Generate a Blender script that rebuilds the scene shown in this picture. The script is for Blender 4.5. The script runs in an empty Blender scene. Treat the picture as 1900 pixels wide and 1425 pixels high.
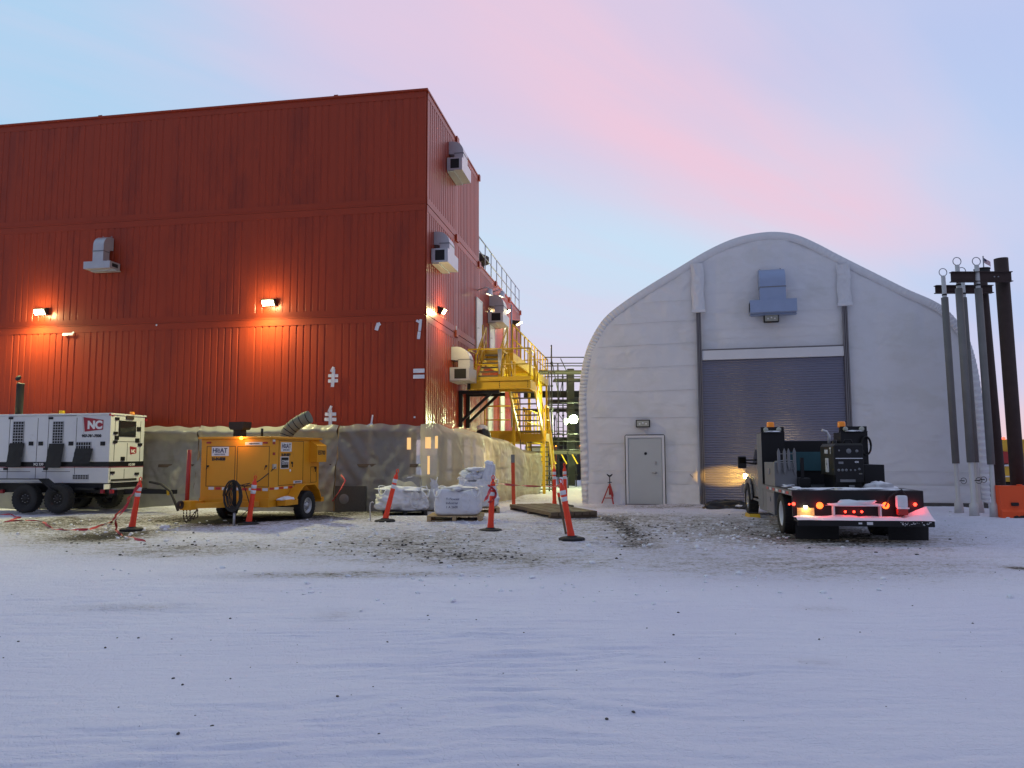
import bpy, bmesh, math, random
import numpy as np
from mathutils import Vector, Matrix, Euler, noise
R = math.radians
random.seed(7)
SC = bpy.context.scene
C = SC.collection
# ---------------------------------------------------------------- camera
FPX, PITCH, ROLL, EYE = 1405.0, 0.0918, -0.0034, 1.6
cd = bpy.data.cameras.new('camera'); cam = bpy.data.objects.new('camera', cd); C.objects.link(cam)
cd.sensor_width = 36; cd.lens = 36*FPX/1900; cd.clip_end = 3000; cd.clip_start = .05
CAMR = Matrix.Rotation(math.pi/2+PITCH, 3, 'X') @ Matrix.Rotation(ROLL, 3, 'Z')
cam.matrix_world = Matrix.Translation((0, 0, EYE)) @ CAMR.to_4x4()
SC.camera = cam
SC.render.resolution_x = 1024; SC.render.resolution_y = 768
SC.view_settings.view_transform = 'Standard'; SC.view_settings.look = 'None'
SC.view_settings.exposure = 0.18; SC.view_settings.gamma = 1
# ---------------------------------------------------------------- world: twilight sky with pink cloud bands
W = bpy.data.worlds.new("World"); SC.world = W; W.use_nodes = True
nt = W.node_tree; N = nt.nodes; L = nt.links; N.clear()
def nn(t, **k):
    n = N.new(t)
    for a, b in k.items():
        if a == 'inp':
            for i, v in b.items(): n.inputs[i].default_value = v
        else: setattr(n, a, b)
    return n
def m_(op, a, b=None, c=None, clamp=False):
    n = N.new('ShaderNodeMath'); n.operation = op; n.use_clamp = clamp
    for i, v in enumerate((a, b, c)):
        if v is None: continue
        if isinstance(v, (int, float)): n.inputs[i].default_value = v
        else: L.new(v, n.inputs[i])
    return n.outputs[0]
def mixc(f, a, b):
    n = N.new('ShaderNodeMix'); n.data_type = 'RGBA'
    for i, v in ((0, f), (6, a), (7, b)):
        if isinstance(v, (int, float)): n.inputs[i].default_value = v
        elif isinstance(v, tuple): n.inputs[i].default_value = (*v, 1)
        else: L.new(v, n.inputs[i])
    return n.outputs[2]
def sm(v, a, b):
    n = N.new('ShaderNodeMapRange'); n.interpolation_type = 'SMOOTHSTEP'
    L.new(v, n.inputs[0]); n.inputs[1].default_value = a; n.inputs[2].default_value = b
    return n.outputs[0]
tc = nn('ShaderNodeTexCoord'); sx = nn('ShaderNodeSeparateXYZ'); L.new(tc.outputs['Generated'], sx.inputs[0])
X, Y, Z = sx.outputs
zc = m_('MAXIMUM', Z, 0.02)
cx = m_('DIVIDE', X, m_('ADD', zc, .06)); cy = m_('DIVIDE', Y, m_('ADD', zc, .06))
# rotate cloud-plane coordinates along the streak direction
al = m_('ADD', m_('MULTIPLY', cx, .72), m_('MULTIPLY', cy, .69))
ac = m_('SUBTRACT', m_('MULTIPLY', cy, .72), m_('MULTIPLY', cx, .69))
cv = nn('ShaderNodeCombineXYZ'); L.new(m_('MULTIPLY', al, .42), cv.inputs[0]); L.new(m_('MULTIPLY', ac, 1.0), cv.inputs[1])
cv2 = nn('ShaderNodeCombineXYZ'); L.new(m_('MULTIPLY', al, .38), cv2.inputs[0]); L.new(m_('MULTIPLY', ac, 2.6), cv2.inputs[1])
n1 = nn('ShaderNodeTexNoise', inp={'Scale': 1.3, 'Detail': 4.0, 'Roughness': .5, 'Distortion': .3}); L.new(cv.outputs[0], n1.inputs['Vector'])
n2 = nn('ShaderNodeTexNoise', inp={'Scale': .9, 'Detail': 4.0, 'Roughness': .5}); L.new(cv.outputs[0], n2.inputs['Vector'])
n3 = nn('ShaderNodeTexNoise', inp={'Scale': 1.4, 'Detail': 5.0, 'Roughness': .52, 'Distortion': .4}); L.new(cv2.outputs[0], n3.inputs['Vector'])
acw = m_('ADD', ac, m_('MULTIPLY', m_('SUBTRACT', n1.outputs[0], .5), .55))
b1 = m_('MULTIPLY', sm(acw, .55, 1.05), m_('SUBTRACT', 1.0, sm(acw, 1.05, 1.75)))
b1 = m_('MULTIPLY', b1, m_('SUBTRACT', 1.0, sm(al, 2.2, 3.9)))
b1 = m_('MULTIPLY', b1, sm(al, .0, 1.1))
streak = sm(n3.outputs[0], .30, .66)
b1 = m_('MULTIPLY', b1, m_('ADD', .68, m_('MULTIPLY', streak, .35)), None, True)
soft = sm(n2.outputs[0], .38, .66)
el = m_('MULTIPLY', Z, 1.0)
left = sm(m_('MULTIPLY', X, -1.0), .16, .50)
right = sm(X, .28, .60)
base = mixc(sm(el, .08, .26), (.60, .60, .745), (.52, .66, .81))
base = mixc(sm(el, .26, .46), base, (.46, .52, .745))
base = mixc(sm(el, .52, .85), base, (.36, .42, .60))
base = mixc(m_('MULTIPLY', left, .9), base, (.26, .58, .80))
base = mixc(m_('MULTIPLY', right, .75), base, (.41, .51, .775))
veil = m_('MULTIPLY', m_('MULTIPLY', m_('ADD', m_('MULTIPLY', soft, .5), m_('MULTIPLY', streak, .5)), m_('SUBTRACT', 1.0, sm(el, .5, .7))), .50)
base = mixc(veil, base, (.64, .57, .72))
base = mixc(m_('MULTIPLY', b1, .95), base, (.76, .52, .64))
lowp = m_('SUBTRACT', 1.0, sm(el, .0, .15))
base = mixc(m_('MULTIPLY', lowp, .6), base, (.74, .58, .69))
glow = m_('MULTIPLY', m_('SUBTRACT', 1.0, sm(el, .0, .09)), sm(X, .3, .6))
base = mixc(m_('MULTIPLY', glow, .7), base, (.88, .56, .52))
dusk = mixc(sm(el, .0, .6), (.19, .20, .27), (.30, .34, .48))
base = mixc(sm(Y, -.35, .45), dusk, base)
bg = nn('ShaderNodeBackground', inp={'Strength': 1.0}); L.new(base, bg.inputs[0])
wo = nn('ShaderNodeOutputWorld'); L.new(bg.outputs[0], wo.inputs[0])
# the sun is under the horizon: only a weak broad pink glow low ahead to the right
sd = bpy.data.lights.new('sun', 'SUN'); sd.energy = .25; sd.angle = R(25); sd.color = (1, .72, .68)
so = bpy.data.objects.new('sun', sd); C.objects.link(so)
so.rotation_euler = Vector((-.8, -.75, -.42)).to_track_quat('-Z', 'Y').to_euler()

# ---------------------------------------------------------------- picture point -> place on a real surface
def ray(u, v):
    return (CAMR @ Vector((u-950, 712.5-v, -FPX))).normalized()
def G(u, v, z=0.0):                      # point on the level z
    d = ray(u, v); t = (z-EYE)/d.z
    return Vector((d.x*t, d.y*t, z))
def AT(u, v, D):                         # point at depth D
    d = ray(u, v); t = D/d.y
    return Vector((d.x*t, D, EYE+d.z*t))
class Frame:
    def __init__(s, x, y, a, z=0): s.o = Vector((x, y, z)); s.a = a; s.ex = Vector((math.cos(a), math.sin(a), 0)); s.ey = Vector((-math.sin(a), math.cos(a), 0))
    def loc(s, P): q = P-s.o; return Vector((q.dot(s.ex), q.dot(s.ey), q.z))
    def pl(s, u, v, ax, val):            # point seen at (u,v) on this frame's plane x=val or y=val, local coordinates
        d = ray(u, v); n = s.ex if ax == 'x' else s.ey
        t = (val+s.o.dot(n)-0)/d.dot(n) if True else 0
        P = Vector((d.x*t, d.y*t, EYE+d.z*t)); return s.loc(P)

# ---------------------------------------------------------------- materials
def mat(name, col, rough=.6, metal=0.0, var=.12, vs=3.0, bump=0.0, bs=40.0, col2=None, cs=2.0, cth=(.5, .62), stretch=None, emis=None, es=0, alpha=1, spec=None, trans=0, coat=0, coatr=.1):
    m = bpy.data.materials.new(name); m.use_nodes = True
    t = m.node_tree; n = t.nodes; l = t.links; p = n['Principled BSDF']
    p.inputs['Roughness'].default_value = rough; p.inputs['Metallic'].default_value = metal
    tcn = n.new('ShaderNodeTexCoord'); mp = n.new('ShaderNodeMapping'); l.new(tcn.outputs['Object'], mp.inputs[0])
    if stretch: mp.inputs['Scale'].default_value = stretch
    out = None
    nz = n.new('ShaderNodeTexNoise'); nz.inputs['Scale'].default_value = vs; nz.inputs['Detail'].default_value = 6; l.new(mp.outputs[0], nz.inputs[0])
    mx = n.new('ShaderNodeMix'); mx.data_type = 'RGBA'; l.new(nz.outputs[0], mx.inputs[0])
    mx.inputs[6].default_value = (*[c*(1-var) for c in col], 1); mx.inputs[7].default_value = (*[min(1, c*(1+var)) for c in col], 1)
    out = mx.outputs[2]
    if col2:
        nz2 = n.new('ShaderNodeTexNoise'); nz2.inputs['Scale'].default_value = cs; nz2.inputs['Detail'].default_value = 8; nz2.inputs['Roughness'].default_value = .65; l.new(mp.outputs[0], nz2.inputs[0])
        mr = n.new('ShaderNodeMapRange'); l.new(nz2.outputs[0], mr.inputs[0]); mr.inputs[1].default_value = cth[0]; mr.inputs[2].default_value = cth[1]
        m2 = n.new('ShaderNodeMix'); m2.data_type = 'RGBA'; l.new(mr.outputs[0], m2.inputs[0]); l.new(out, m2.inputs[6]); m2.inputs[7].default_value = (*col2, 1); out = m2.outputs[2]
    l.new(out, p.inputs['Base Color'])
    if bump:
        nb = n.new('ShaderNodeTexNoise'); nb.inputs['Scale'].default_value = bs; nb.inputs['Detail'].default_value = 5; l.new(mp.outputs[0], nb.inputs[0])
        b = n.new('ShaderNodeBump'); b.inputs['Strength'].default_value = bump; b.inputs['Distance'].default_value = .02; l.new(nb.outputs[0], b.inputs['Height']); l.new(b.outputs[0], p.inputs['Normal'])
    if emis: p.inputs['Emission Color'].default_value = (*emis, 1); p.inputs['Emission Strength'].default_value = es
    if alpha < 1: p.inputs['Alpha'].default_value = alpha
    if trans: p.inputs['Transmission Weight'].default_value = trans
    if coat: p.inputs['Coat Weight'].default_value = coat; p.inputs['Coat Roughness'].default_value = coatr
    if spec is not None: p.inputs['Specular IOR Level'].default_value = spec
    return m
M = {}
M['red'] = mat('red_metal', (.34, .040, .012), .45, spec=.2, coat=.28, coatr=.2, var=.10, vs=1.2, bump=.05, bs=9, col2=(.265, .032, .012), cs=.9, stretch=(1, 1, .3))
M['redtrim'] = mat('red_trim', (.325, .039, .012), .45, spec=.2, coat=.28, coatr=.2, var=.10, vs=2)
M['tape'] = mat('white_tape', (.78, .78, .82), .5, var=.08)
M['galv'] = mat('galvanized', (.50, .51, .54), .42, .55, var=.10, vs=7, bump=.05, bs=15)
M['galvb'] = mat('blue_grey_sheet', (.30, .38, .55), .45, .3, var=.08, vs=5)
M['dark'] = mat('dark_opening', (.012, .012, .013), .8)
M['black'] = mat('black_paint', (.008, .008, .010), .45, spec=.35, var=.3, vs=6, bump=.1, bs=30)
M['blackm'] = mat('black_matt', (.022, .021, .021), .8, var=.3)
M['rubber'] = mat('rubber', (.022, .022, .023), .85, var=.3, vs=8, bump=.2, bs=30)
M['yellow'] = mat('yellow_paint', (.70, .43, .015), .45, var=.10, vs=3, col2=(.42, .27, .05), cs=2.5, cth=(.60, .74))
M['soffit'] = mat('ply_soffit', (.42, .30, .13), .8, var=.2, vs=4)
M['tread'] = mat('grating', (.20, .18, .14), .6, .3, var=.3, vs=14)
M['fabric'] = mat('shelter_fabric', (.74, .75, .77), .5, var=.04, vs=.8, bump=.55, bs=2.6, col2=(.69, .70, .70), cs=.7, stretch=(1, 1, 1.6))
_t = M['fabric'].node_tree; _n = _t.nodes; _q = _n.new('ShaderNodeTexNoise'); _q.noise_type = 'RIDGED_MULTIFRACTAL'; _q.inputs['Scale'].default_value = 1.1; _q.inputs['Detail'].default_value = 5; _q.inputs['Distortion'].default_value = 1.1
_t.links.new(_n['Mapping'].outputs[0], _q.inputs['Vector']); _b = _n.new('ShaderNodeBump'); _b.inputs['Strength'].default_value = .8; _b.inputs['Distance'].default_value = .045; _t.links.new(_q.outputs[0], _b.inputs['Height'])
_o = [x for x in _n if x.bl_idname == 'ShaderNodeBump' and x != _b][0]; _t.links.new(_o.outputs[0], _b.inputs['Normal']); _t.links.new(_b.outputs[0], _n['Principled BSDF'].inputs['Normal'])
M['seam'] = mat('fabric_seam', (.72, .73, .75), .5, var=.06)
M['roller'] = mat('roller_steel', (.17, .175, .24), .30, .35, var=.12, vs=1.2)
M['track'] = mat('door_track', (.20, .19, .20), .4, .5)
M['door'] = mat('door_paint', (.50, .53, .53), .4, var=.05, vs=2)
M['steel'] = mat('steel', (.35, .35, .37), .35, .9, var=.1)
M['white'] = mat('white_paint', (.66, .67, .70), .35, var=.05, vs=3, col2=(.50, .50, .50), cs=1.5, cth=(.6, .75))
M['orange_y'] = mat('heater_yellow', (.74, .32, .012), .42, var=.07, vs=2.5, col2=(.45, .19, .02), cs=1.8, cth=(.60, .75))
M['txtb'] = mat('ink_black', (.02, .02, .03), .5)
M['txtw'] = mat('ink_white', (.8, .8, .8), .5)
M['txtn'] = mat('ink_navy', (.03, .03, .10), .5)
M['decal'] = mat('decal_white', (.75, .76, .78), .4, var=.05)
M['crimson'] = mat('crimson', (.33, .015, .03), .45)
M['glass'] = mat('dark_glass', (.02, .022, .025), .08, var=0)
M['postr'] = mat('delineator_orange', (.90, .055, .015), .42, var=.08, vs=6, emis=None)
M['reflw'] = mat('reflective_white', (.72, .73, .78), .3, var=.08)
M['reflr'] = mat('reflective_red', (.55, .03, .02), .3, var=.08)
M['ribbon'] = mat('ribbon_red', (.55, .03, .05), .5, var=.2, vs=10)
M['wood'] = mat('weathered_wood', (.16, .115, .075), .85, var=.35, vs=5, bump=.4, bs=18, stretch=(1, 6, 6))
M['woodl'] = mat('pale_wood', (.42, .30, .16), .8, var=.25, vs=5, bump=.3, bs=18)
M['bag'] = mat('woven_bag', (.72, .73, .78), .62, var=.07, vs=4, bump=.45, bs=7)
M['snowp'] = mat('loose_snow', (.82, .83, .87), .7, var=.04, vs=5, bump=.3, bs=14)
M['pole'] = mat('pole_sleeve', (.17, .165, .155), .6, var=.2, vs=4, bump=.1)
M['polew'] = mat('pole_end', (.58, .58, .57), .45, var=.1, vs=6)
M['rust'] = mat('rusted_steel', (.045, .026, .022), .8, var=.35, vs=5, bump=.3, bs=20)
M['barrier'] = mat('barrier_plastic', (.90, .10, .015), .5, var=.06)
M['machine'] = mat('machine_yellow', (.72, .42, .03), .5, var=.12, col2=(.3, .2, .05), cs=2)
M['scaf'] = mat('scaffold_steel', (.05, .05, .05), .55, .5, var=.3)
M['plank'] = mat('scaffold_plank', (.075, .065, .05), .8, var=.3, vs=5)
M['greyb'] = mat('grey_cabinet', (.20, .205, .215), .38, .2, var=.12)
M['olive'] = mat('duct_cloth', (.19, .20, .15), .8, var=.15, bump=.3, bs=14)
M['cable'] = mat('cable', (.03, .025, .022), .6)
M['aqua'] = mat('teal_mesh', (.02, .09, .11), .5, var=.3)
M['redp'] = mat('red_paint', (.42, .03, .025), .5, var=.15)
M['tarp'] = mat('black_tarp', (.018, .02, .026), .4, var=.3, vs=5)
M['concrete'] = mat('ribbed_base', (.10, .095, .09), .8, var=.3, vs=8)
M['amber'] = mat('amber_lens', (.7, .22, .02), .2, emis=(1, .3, .02), es=.12)
M['lensoff'] = mat('lens_off', (.42, .43, .36), .15, var=.2, vs=30)
def emat(name, c, s): return mat(name, c, .4, var=0, emis=c, es=s)
M['lampW'] = emat('lamp_warm', (1, .86, .50), 60)
M['lampS'] = emat('lamp_side', (1, .86, .45), 25)
M['lampG'] = emat('lamp_flood', (.85, 1, .62), 30)
M['lampO'] = emat('lamp_amber', (1, .35, .03), 8)
M['lampR'] = emat('lamp_red', (1, .04, .02), 6)
M['lampRO'] = emat('lamp_turn', (1, .13, .02), 3.0)
M['lampH'] = emat('lamp_head', (1, .72, .25), 18)
M['glowy'] = emat('lit_room', (1, .60, .22), .65)
# translucent poly sheeting
def sheet_mat(name, col, tr, al, gr=.28):
    m = bpy.data.materials.new(name); m.use_nodes = True; t = m.node_tree; n = t.nodes; l = t.links; n.clear()
    tcn = n.new('ShaderNodeTexCoord'); mp = n.new('ShaderNodeMapping'); mp.inputs['Scale'].default_value = (.55, .55, 1.9); mp.inputs['Rotation'].default_value = (.3, .45, 0); l.new(tcn.outputs['Object'], mp.inputs[0])
    nb = n.new('ShaderNodeTexNoise'); nb.noise_type = 'RIDGED_MULTIFRACTAL'; nb.inputs['Scale'].default_value = 1.5; nb.inputs['Detail'].default_value = 6; nb.inputs['Distortion'].default_value = .9; nb.inputs['Roughness'].default_value = .55; l.new(mp.outputs[0], nb.inputs[0])
    b = n.new('ShaderNodeBump'); b.inputs['Strength'].default_value = .8; b.inputs['Distance'].default_value = .07; l.new(nb.outputs[0], b.inputs['Height'])
    d = n.new('ShaderNodeBsdfDiffuse'); d.inputs[0].default_value = (*col, 1); l.new(b.outputs[0], d.inputs['Normal'])
    tl = n.new('ShaderNodeBsdfTranslucent'); tl.inputs[0].default_value = (*col, 1)
    gl = n.new('ShaderNodeBsdfGlossy'); gl.inputs['Roughness'].default_value = gr; gl.inputs[0].default_value = (.7, .7, .7, 1); l.new(b.outputs[0], gl.inputs['Normal'])
    tp = n.new('ShaderNodeBsdfTransparent')
    a = n.new('ShaderNodeMixShader'); a.inputs[0].default_value = tr; l.new(d.outputs[0], a.inputs[1]); l.new(tl.outputs[0], a.inputs[2])
    fr = n.new('ShaderNodeFresnel'); fr.inputs[0].default_value = 1.45; l.new(b.outputs[0], fr.inputs['Normal'])
    g = n.new('ShaderNodeMixShader'); l.new(fr.outputs[0], g.inputs[0]); l.new(a.outputs[0], g.inputs[1]); l.new(gl.outputs[0], g.inputs[2])
    f = n.new('ShaderNodeMixShader'); f.inputs[0].default_value = al; l.new(g.outputs[0], f.inputs[1]); l.new(tp.outputs[0], f.inputs[2])
    o = n.new('ShaderNodeOutputMaterial'); l.new(f.outputs[0], o.inputs[0]); return m
M['sheet'] = sheet_mat('poly_sheeting', (.58, .56, .49), .40, .20)
M['sheetc'] = sheet_mat('clear_sheeting', (.46, .445, .425), .35, .34)
M['sheets'] = sheet_mat('pale_sheeting', (.62, .58, .44), .40, .10, .5)

# ---------------------------------------------------------------- mesh builder
class MB:
    def __init__(s): s.v = []; s.f = []; s.sm = []
    def add(s, vs, fs, smooth=False, T=None):
        o = len(s.v); s.v += [tuple(T @ Vector(p)) if T else tuple(p) for p in vs]
        s.f += [tuple(i+o for i in f) for f in fs]; s.sm += [smooth]*len(fs); return s
    def box(s, a, b, bev=0.0, T=None):
        x0, y0, z0 = [min(p, q) for p, q in zip(a, b)]; x1, y1, z1 = [max(p, q) for p, q in zip(a, b)]
        if bev:
            bm = bmesh.new(); bmesh.ops.create_cube(bm, size=1)
            for v in bm.verts: v.co = Vector(((x0+x1)/2+v.co.x*(x1-x0), (y0+y1)/2+v.co.y*(y1-y0), (z0+z1)/2+v.co.z*(z1-z0)))
            bmesh.ops.bevel(bm, geom=bm.edges[:], offset=bev, segments=2, affect='EDGES', profile=.6)
            bm.verts.index_update(); s.add([v.co[:] for v in bm.verts], [[v.index for v in f.verts] for f in bm.faces], False, T); bm.free(); return s
        vs = [(x0, y0, z0), (x1, y0, z0), (x1, y1, z0), (x0, y1, z0), (x0, y0, z1), (x1, y0, z1), (x1, y1, z1), (x0, y1, z1)]
        return s.add(vs, [(0, 3, 2, 1), (4, 5, 6, 7), (0, 1, 5, 4), (1, 2, 6, 5), (2, 3, 7, 6), (3, 0, 4, 7)], False, T)
    def beam(s, p, q, w, h, up=(0, 0, 1)):
        p = Vector(p); q = Vector(q); d = (q-p); ln = d.length; d.normalize(); sd_ = d.cross(Vector(up))
        if sd_.length < 1e-4: sd_ = Vector((1, 0, 0))
        sd_.normalize(); u = sd_.cross(d); vs = []
        for P in (p, q):
            for a, b in ((-1, -1), (1, -1), (1, 1), (-1, 1)): vs.append(tuple(P+sd_*a*w/2+u*b*h/2))
        return s.add(vs, [(0, 1, 2, 3), (7, 6, 5, 4), (0, 4, 5, 1), (1, 5, 6, 2), (2, 6, 7, 3), (3, 7, 4, 0)])
    def tube(s, pts, r, n=8, caps=True, smooth=True):
        pts = [Vector(p) for p in pts]; rs = r if isinstance(r, (list, tuple)) else [r]*len(pts)
        vs = []; prev = None
        for i, p in enumerate(pts):
            d = (pts[min(i+1, len(pts)-1)]-pts[max(i-1, 0)]).normalized()
            if prev is None: a = d.orthogonal().normalized()
            else: a = (prev-d*prev.dot(d)); a = a.normalized() if a.length > 1e-5 else d.orthogonal().normalized()
            prev = a; b = d.cross(a)
            for k in range(n):
                t = 2*math.pi*k/n; vs.append(tuple(p+(a*math.cos(t)+b*math.sin(t))*rs[i]))
        fs = [(i*n+k, i*n+(k+1) % n, (i+1)*n+(k+1) % n, (i+1)*n+k) for i in range(len(pts)-1) for k in range(n)]
        s.add(vs, fs, smooth)
        if caps: s.f += [tuple(range(len(s.v)-len(vs)+n-1, len(s.v)-len(vs)-1, -1)), tuple(range(len(s.v)-n, len(s.v)))]; s.sm += [False, False]
        return s
    def lathe(s, prof, n=24, T=None, smooth=True):       # prof: (r, h) about local z
        vs = []; k = len(prof)
        for i in range(n):
            t = 2*math.pi*i/n
            for r_, h in prof: vs.append((r_*math.cos(t), r_*math.sin(t), h))
        fs = [(i*k+j, ((i+1) % n)*k+j, ((i+1) % n)*k+j+1, i*k+j+1) for i in range(n) for j in range(k-1)]
        return s.add(vs, fs, smooth, T)
    def prism(s, poly, fn, a, b):                        # poly 2D, fn(p, q, w) -> 3D, from w=a to w=b
        n = len(poly); vs = [fn(p, q, a) for p, q in poly]+[fn(p, q, b) for p, q in poly]
        fs = [tuple(range(n-1, -1, -1)), tuple(range(n, 2*n))]+[(i, (i+1) % n, n+(i+1) % n, n+i) for i in range(n)]
        return s.add(vs, fs)
    def grid(s, fn, nu, nv, smooth=True):
        vs = [fn(i/nu, j/nv) for j in range(nv+1) for i in range(nu+1)]
        fs = [(j*(nu+1)+i, j*(nu+1)+i+1, (j+1)*(nu+1)+i+1, (j+1)*(nu+1)+i) for j in range(nv) for i in range(nu)]
        return s.add(vs, fs, smooth)
    def build(s, name, m, parent=None, kind=None, fix=True):
        me = bpy.data.meshes.new(name); me.from_pydata(s.v, [], s.f); me.polygons.foreach_set('use_smooth', s.sm)
        me.materials.append(M[m] if isinstance(m, str) else m); me.update()
        if fix:
            bm = bmesh.new(); bm.from_mesh(me); bmesh.ops.recalc_face_normals(bm, faces=bm.faces[:]); bm.to_mesh(me); bm.free()
        o = bpy.data.objects.new(name, me); C.objects.link(o)
        if parent: o.parent = parent
        if kind: o['kind'] = kind
        return o
def tag(o, label, cat, group=None):
    o['label'] = label; o['category'] = cat
    if group: o['group'] = group
    return o
def thing(name, label, cat, loc=(0, 0, 0), rz=0, group=None, fr=None):
    o = bpy.data.objects.new(name, None); C.objects.link(o); o.empty_display_size = .2
    if fr: o.location = fr.o; o.rotation_euler = (0, 0, fr.a)
    else: o.location = loc; o.rotation_euler = (0, 0, rz)
    return tag(o, label, cat, group)
def copy_tree(o, parent=None):
    c = o.copy(); C.objects.link(c); c.parent = parent
    for ch in list(o.children): copy_tree(ch, c)
    return c
def text(s, size, name, m, parent, origin, ex, ez, bold=.0, ext=.002, ax='LEFT', sx_=1.0):
    cu = bpy.data.curves.new('t', 'FONT'); cu.body = s; cu.size = size; cu.extrude = ext; cu.offset = bold; cu.align_x = ax; cu.space_line = .85
    o = bpy.data.objects.new('t', cu); C.objects.link(o); dg = bpy.context.evaluated_depsgraph_get()
    me = bpy.data.meshes.new_from_object(o.evaluated_get(dg)); bpy.data.objects.remove(o); bpy.data.curves.remove(cu)
    ex = Vector(ex).normalized(); ez = Vector(ez).normalized(); ny = ex.cross(ez)
    T = Matrix(((ex.x*sx_, ez.x, ny.x, origin[0]), (ex.y*sx_, ez.y, ny.y, origin[1]), (ex.z*sx_, ez.z, ny.z, origin[2]), (0, 0, 0, 1)))
    me.transform(T); me.materials.clear(); me.materials.append(M[m])
    ob = bpy.data.objects.new(name, me); C.objects.link(ob); ob.parent = parent; return ob
def lamp(kind, energy, col, parent, loc, dirv=None, size=.3, spread=None, spot=None):
    ld = bpy.data.lights.new('lamp_light', kind); ld.energy = energy; ld.color = col
    if kind == 'AREA': ld.size = size; ld.shape = 'DISK'
    if kind == 'AREA' and spread: ld.spread = spread
    if kind == 'POINT': ld.shadow_soft_size = size
    if kind == 'SPOT': ld.spot_size = spot or 1.2; ld.spot_blend = .6; ld.shadow_soft_size = size
    o = bpy.data.objects.new('lamp_light', ld); C.objects.link(o); o.parent = parent; o.location = loc
    if dirv: o.rotation_euler = Vector(dirv).to_track_quat('-Z', 'Y').to_euler()
    return o

# ---------------------------------------------------------------- ground
BF = Frame(-2.5043, 21.4639, -.1673)     # red building: origin at its near corner, x along the front, y along the side
TF = Frame(4.1699, 24.0353, -.2331)      # white shelter
def vnoise(x, y, seed=0):
    xi = np.floor(x).astype(np.int64); yi = np.floor(y).astype(np.int64); fx = x-xi; fy = y-yi
    fx = fx*fx*(3-2*fx); fy = fy*fy*(3-2*fy)
    def h(a, b):
        n = (a*374761393+b*668265263+seed*1442695041) & 0x7fffffff
        n = ((n ^ (n >> 13))*1274126177) & 0x7fffffff
        return ((n ^ (n >> 16)) & 0xffff)/65535.
    return (h(xi, yi)*(1-fx)+h(xi+1, yi)*fx)*(1-fy)+(h(xi, yi+1)*(1-fx)+h(xi+1, yi+1)*fx)*fy
def fbm(x, y, o=4, seed=0):
    r = 0; a = .5
    for i in range(o): r = r+a*(vnoise(x, y, seed+i)-.5); x = x*2.03; y = y*2.03; a *= .5
    return r
def blob(xs, ys, u, v, ru, rv, s=1.0):
    g = G(u, v); rx = ru*g.y/FPX; ry = rv*g.y*g.y/(EYE*FPX)
    return s*np.exp(-((xs-g.x)/rx)**2-((ys-g.y)/ry)**2)
def terrain(x, y):
    near = 1/(1+np.exp((y-11.0)/1.2)); work = (1-near)/(1+np.exp((np.abs(y-18)-9)/1.5))
    ph = fbm(x*.45, y*.9, 4, 11)*12
    amp = np.clip(fbm(x*.3+5, y*.35, 3, 21)*2.4+.62, .10, 1.3)*np.clip(1.25-(y-3)*.07, .35, 1.1)
    wy_ = y+fbm(x*.5, y*.8, 4, 11)*1.1+fbm(x*2.5, y*3, 3, 12)*.10
    rd_ = 1-np.abs(fbm(x*.55+3, wy_*7.5, 3, 31))*3.2
    rd2 = 1-np.abs(fbm(x*1.3, wy_*15, 2, 35))*3.2
    h = near*amp*(.0240*rd_+.0150*rd2)+near*fbm(x*.8, y*1.6, 3, 33)*.012
    h = h+fbm(x*.25, y*.3, 3, 41)*.05*np.exp(-(y/30)**2)
    h = h+work*(fbm(x*1.6, y*2.2, 5, 51)*.085)
    for a in HM: h = h+blob(x, y, *a)
    for tx0, ty0, sl in ((-.2, 12.5, .46), (1.2, 12.5, .50)):      # wheel ruts to the shelter door
        d = (x-(tx0+(y-ty0)*sl)); h = h-.015*work*np.exp(-(d/.22)**2)*np.clip((y-12.5)/2, 0, 1)+.012*work*np.exp(-(d/.3)**2)*np.sin(y*22)
    return h
HM = [(300, 947, 60, 2.2, .12), (380, 947, 60, 2.0, .10), (480, 944, 80, 2.0, .12), (600, 944, 50, 2.0, .10), (690, 940, 60, 2.5, .10), (940, 925, 30, 2.0, .14), (1110, 938, 30, 1.5, .06), (1255, 938, 40, 1.5, .05), (1650, 946, 60, 2, .07), (1760, 948, 60, 2, .07), (770, 962, 60, 4, .04), (870, 962, 50, 4, .04), (560, 975, 130, 12, .05), (850, 990, 120, 14, .05), (1290, 965, 120, 12, .03), (90, 965, 90, 9, .04), (1000, 925, 50, 5, .12), (1060, 918, 50, 3, .22), (960, 905, 40, 3, .25), (1750, 950, 120, 6, .05), (1870, 968, 60, 8, .06), (650, 955, 60, 6, .05)]
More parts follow.
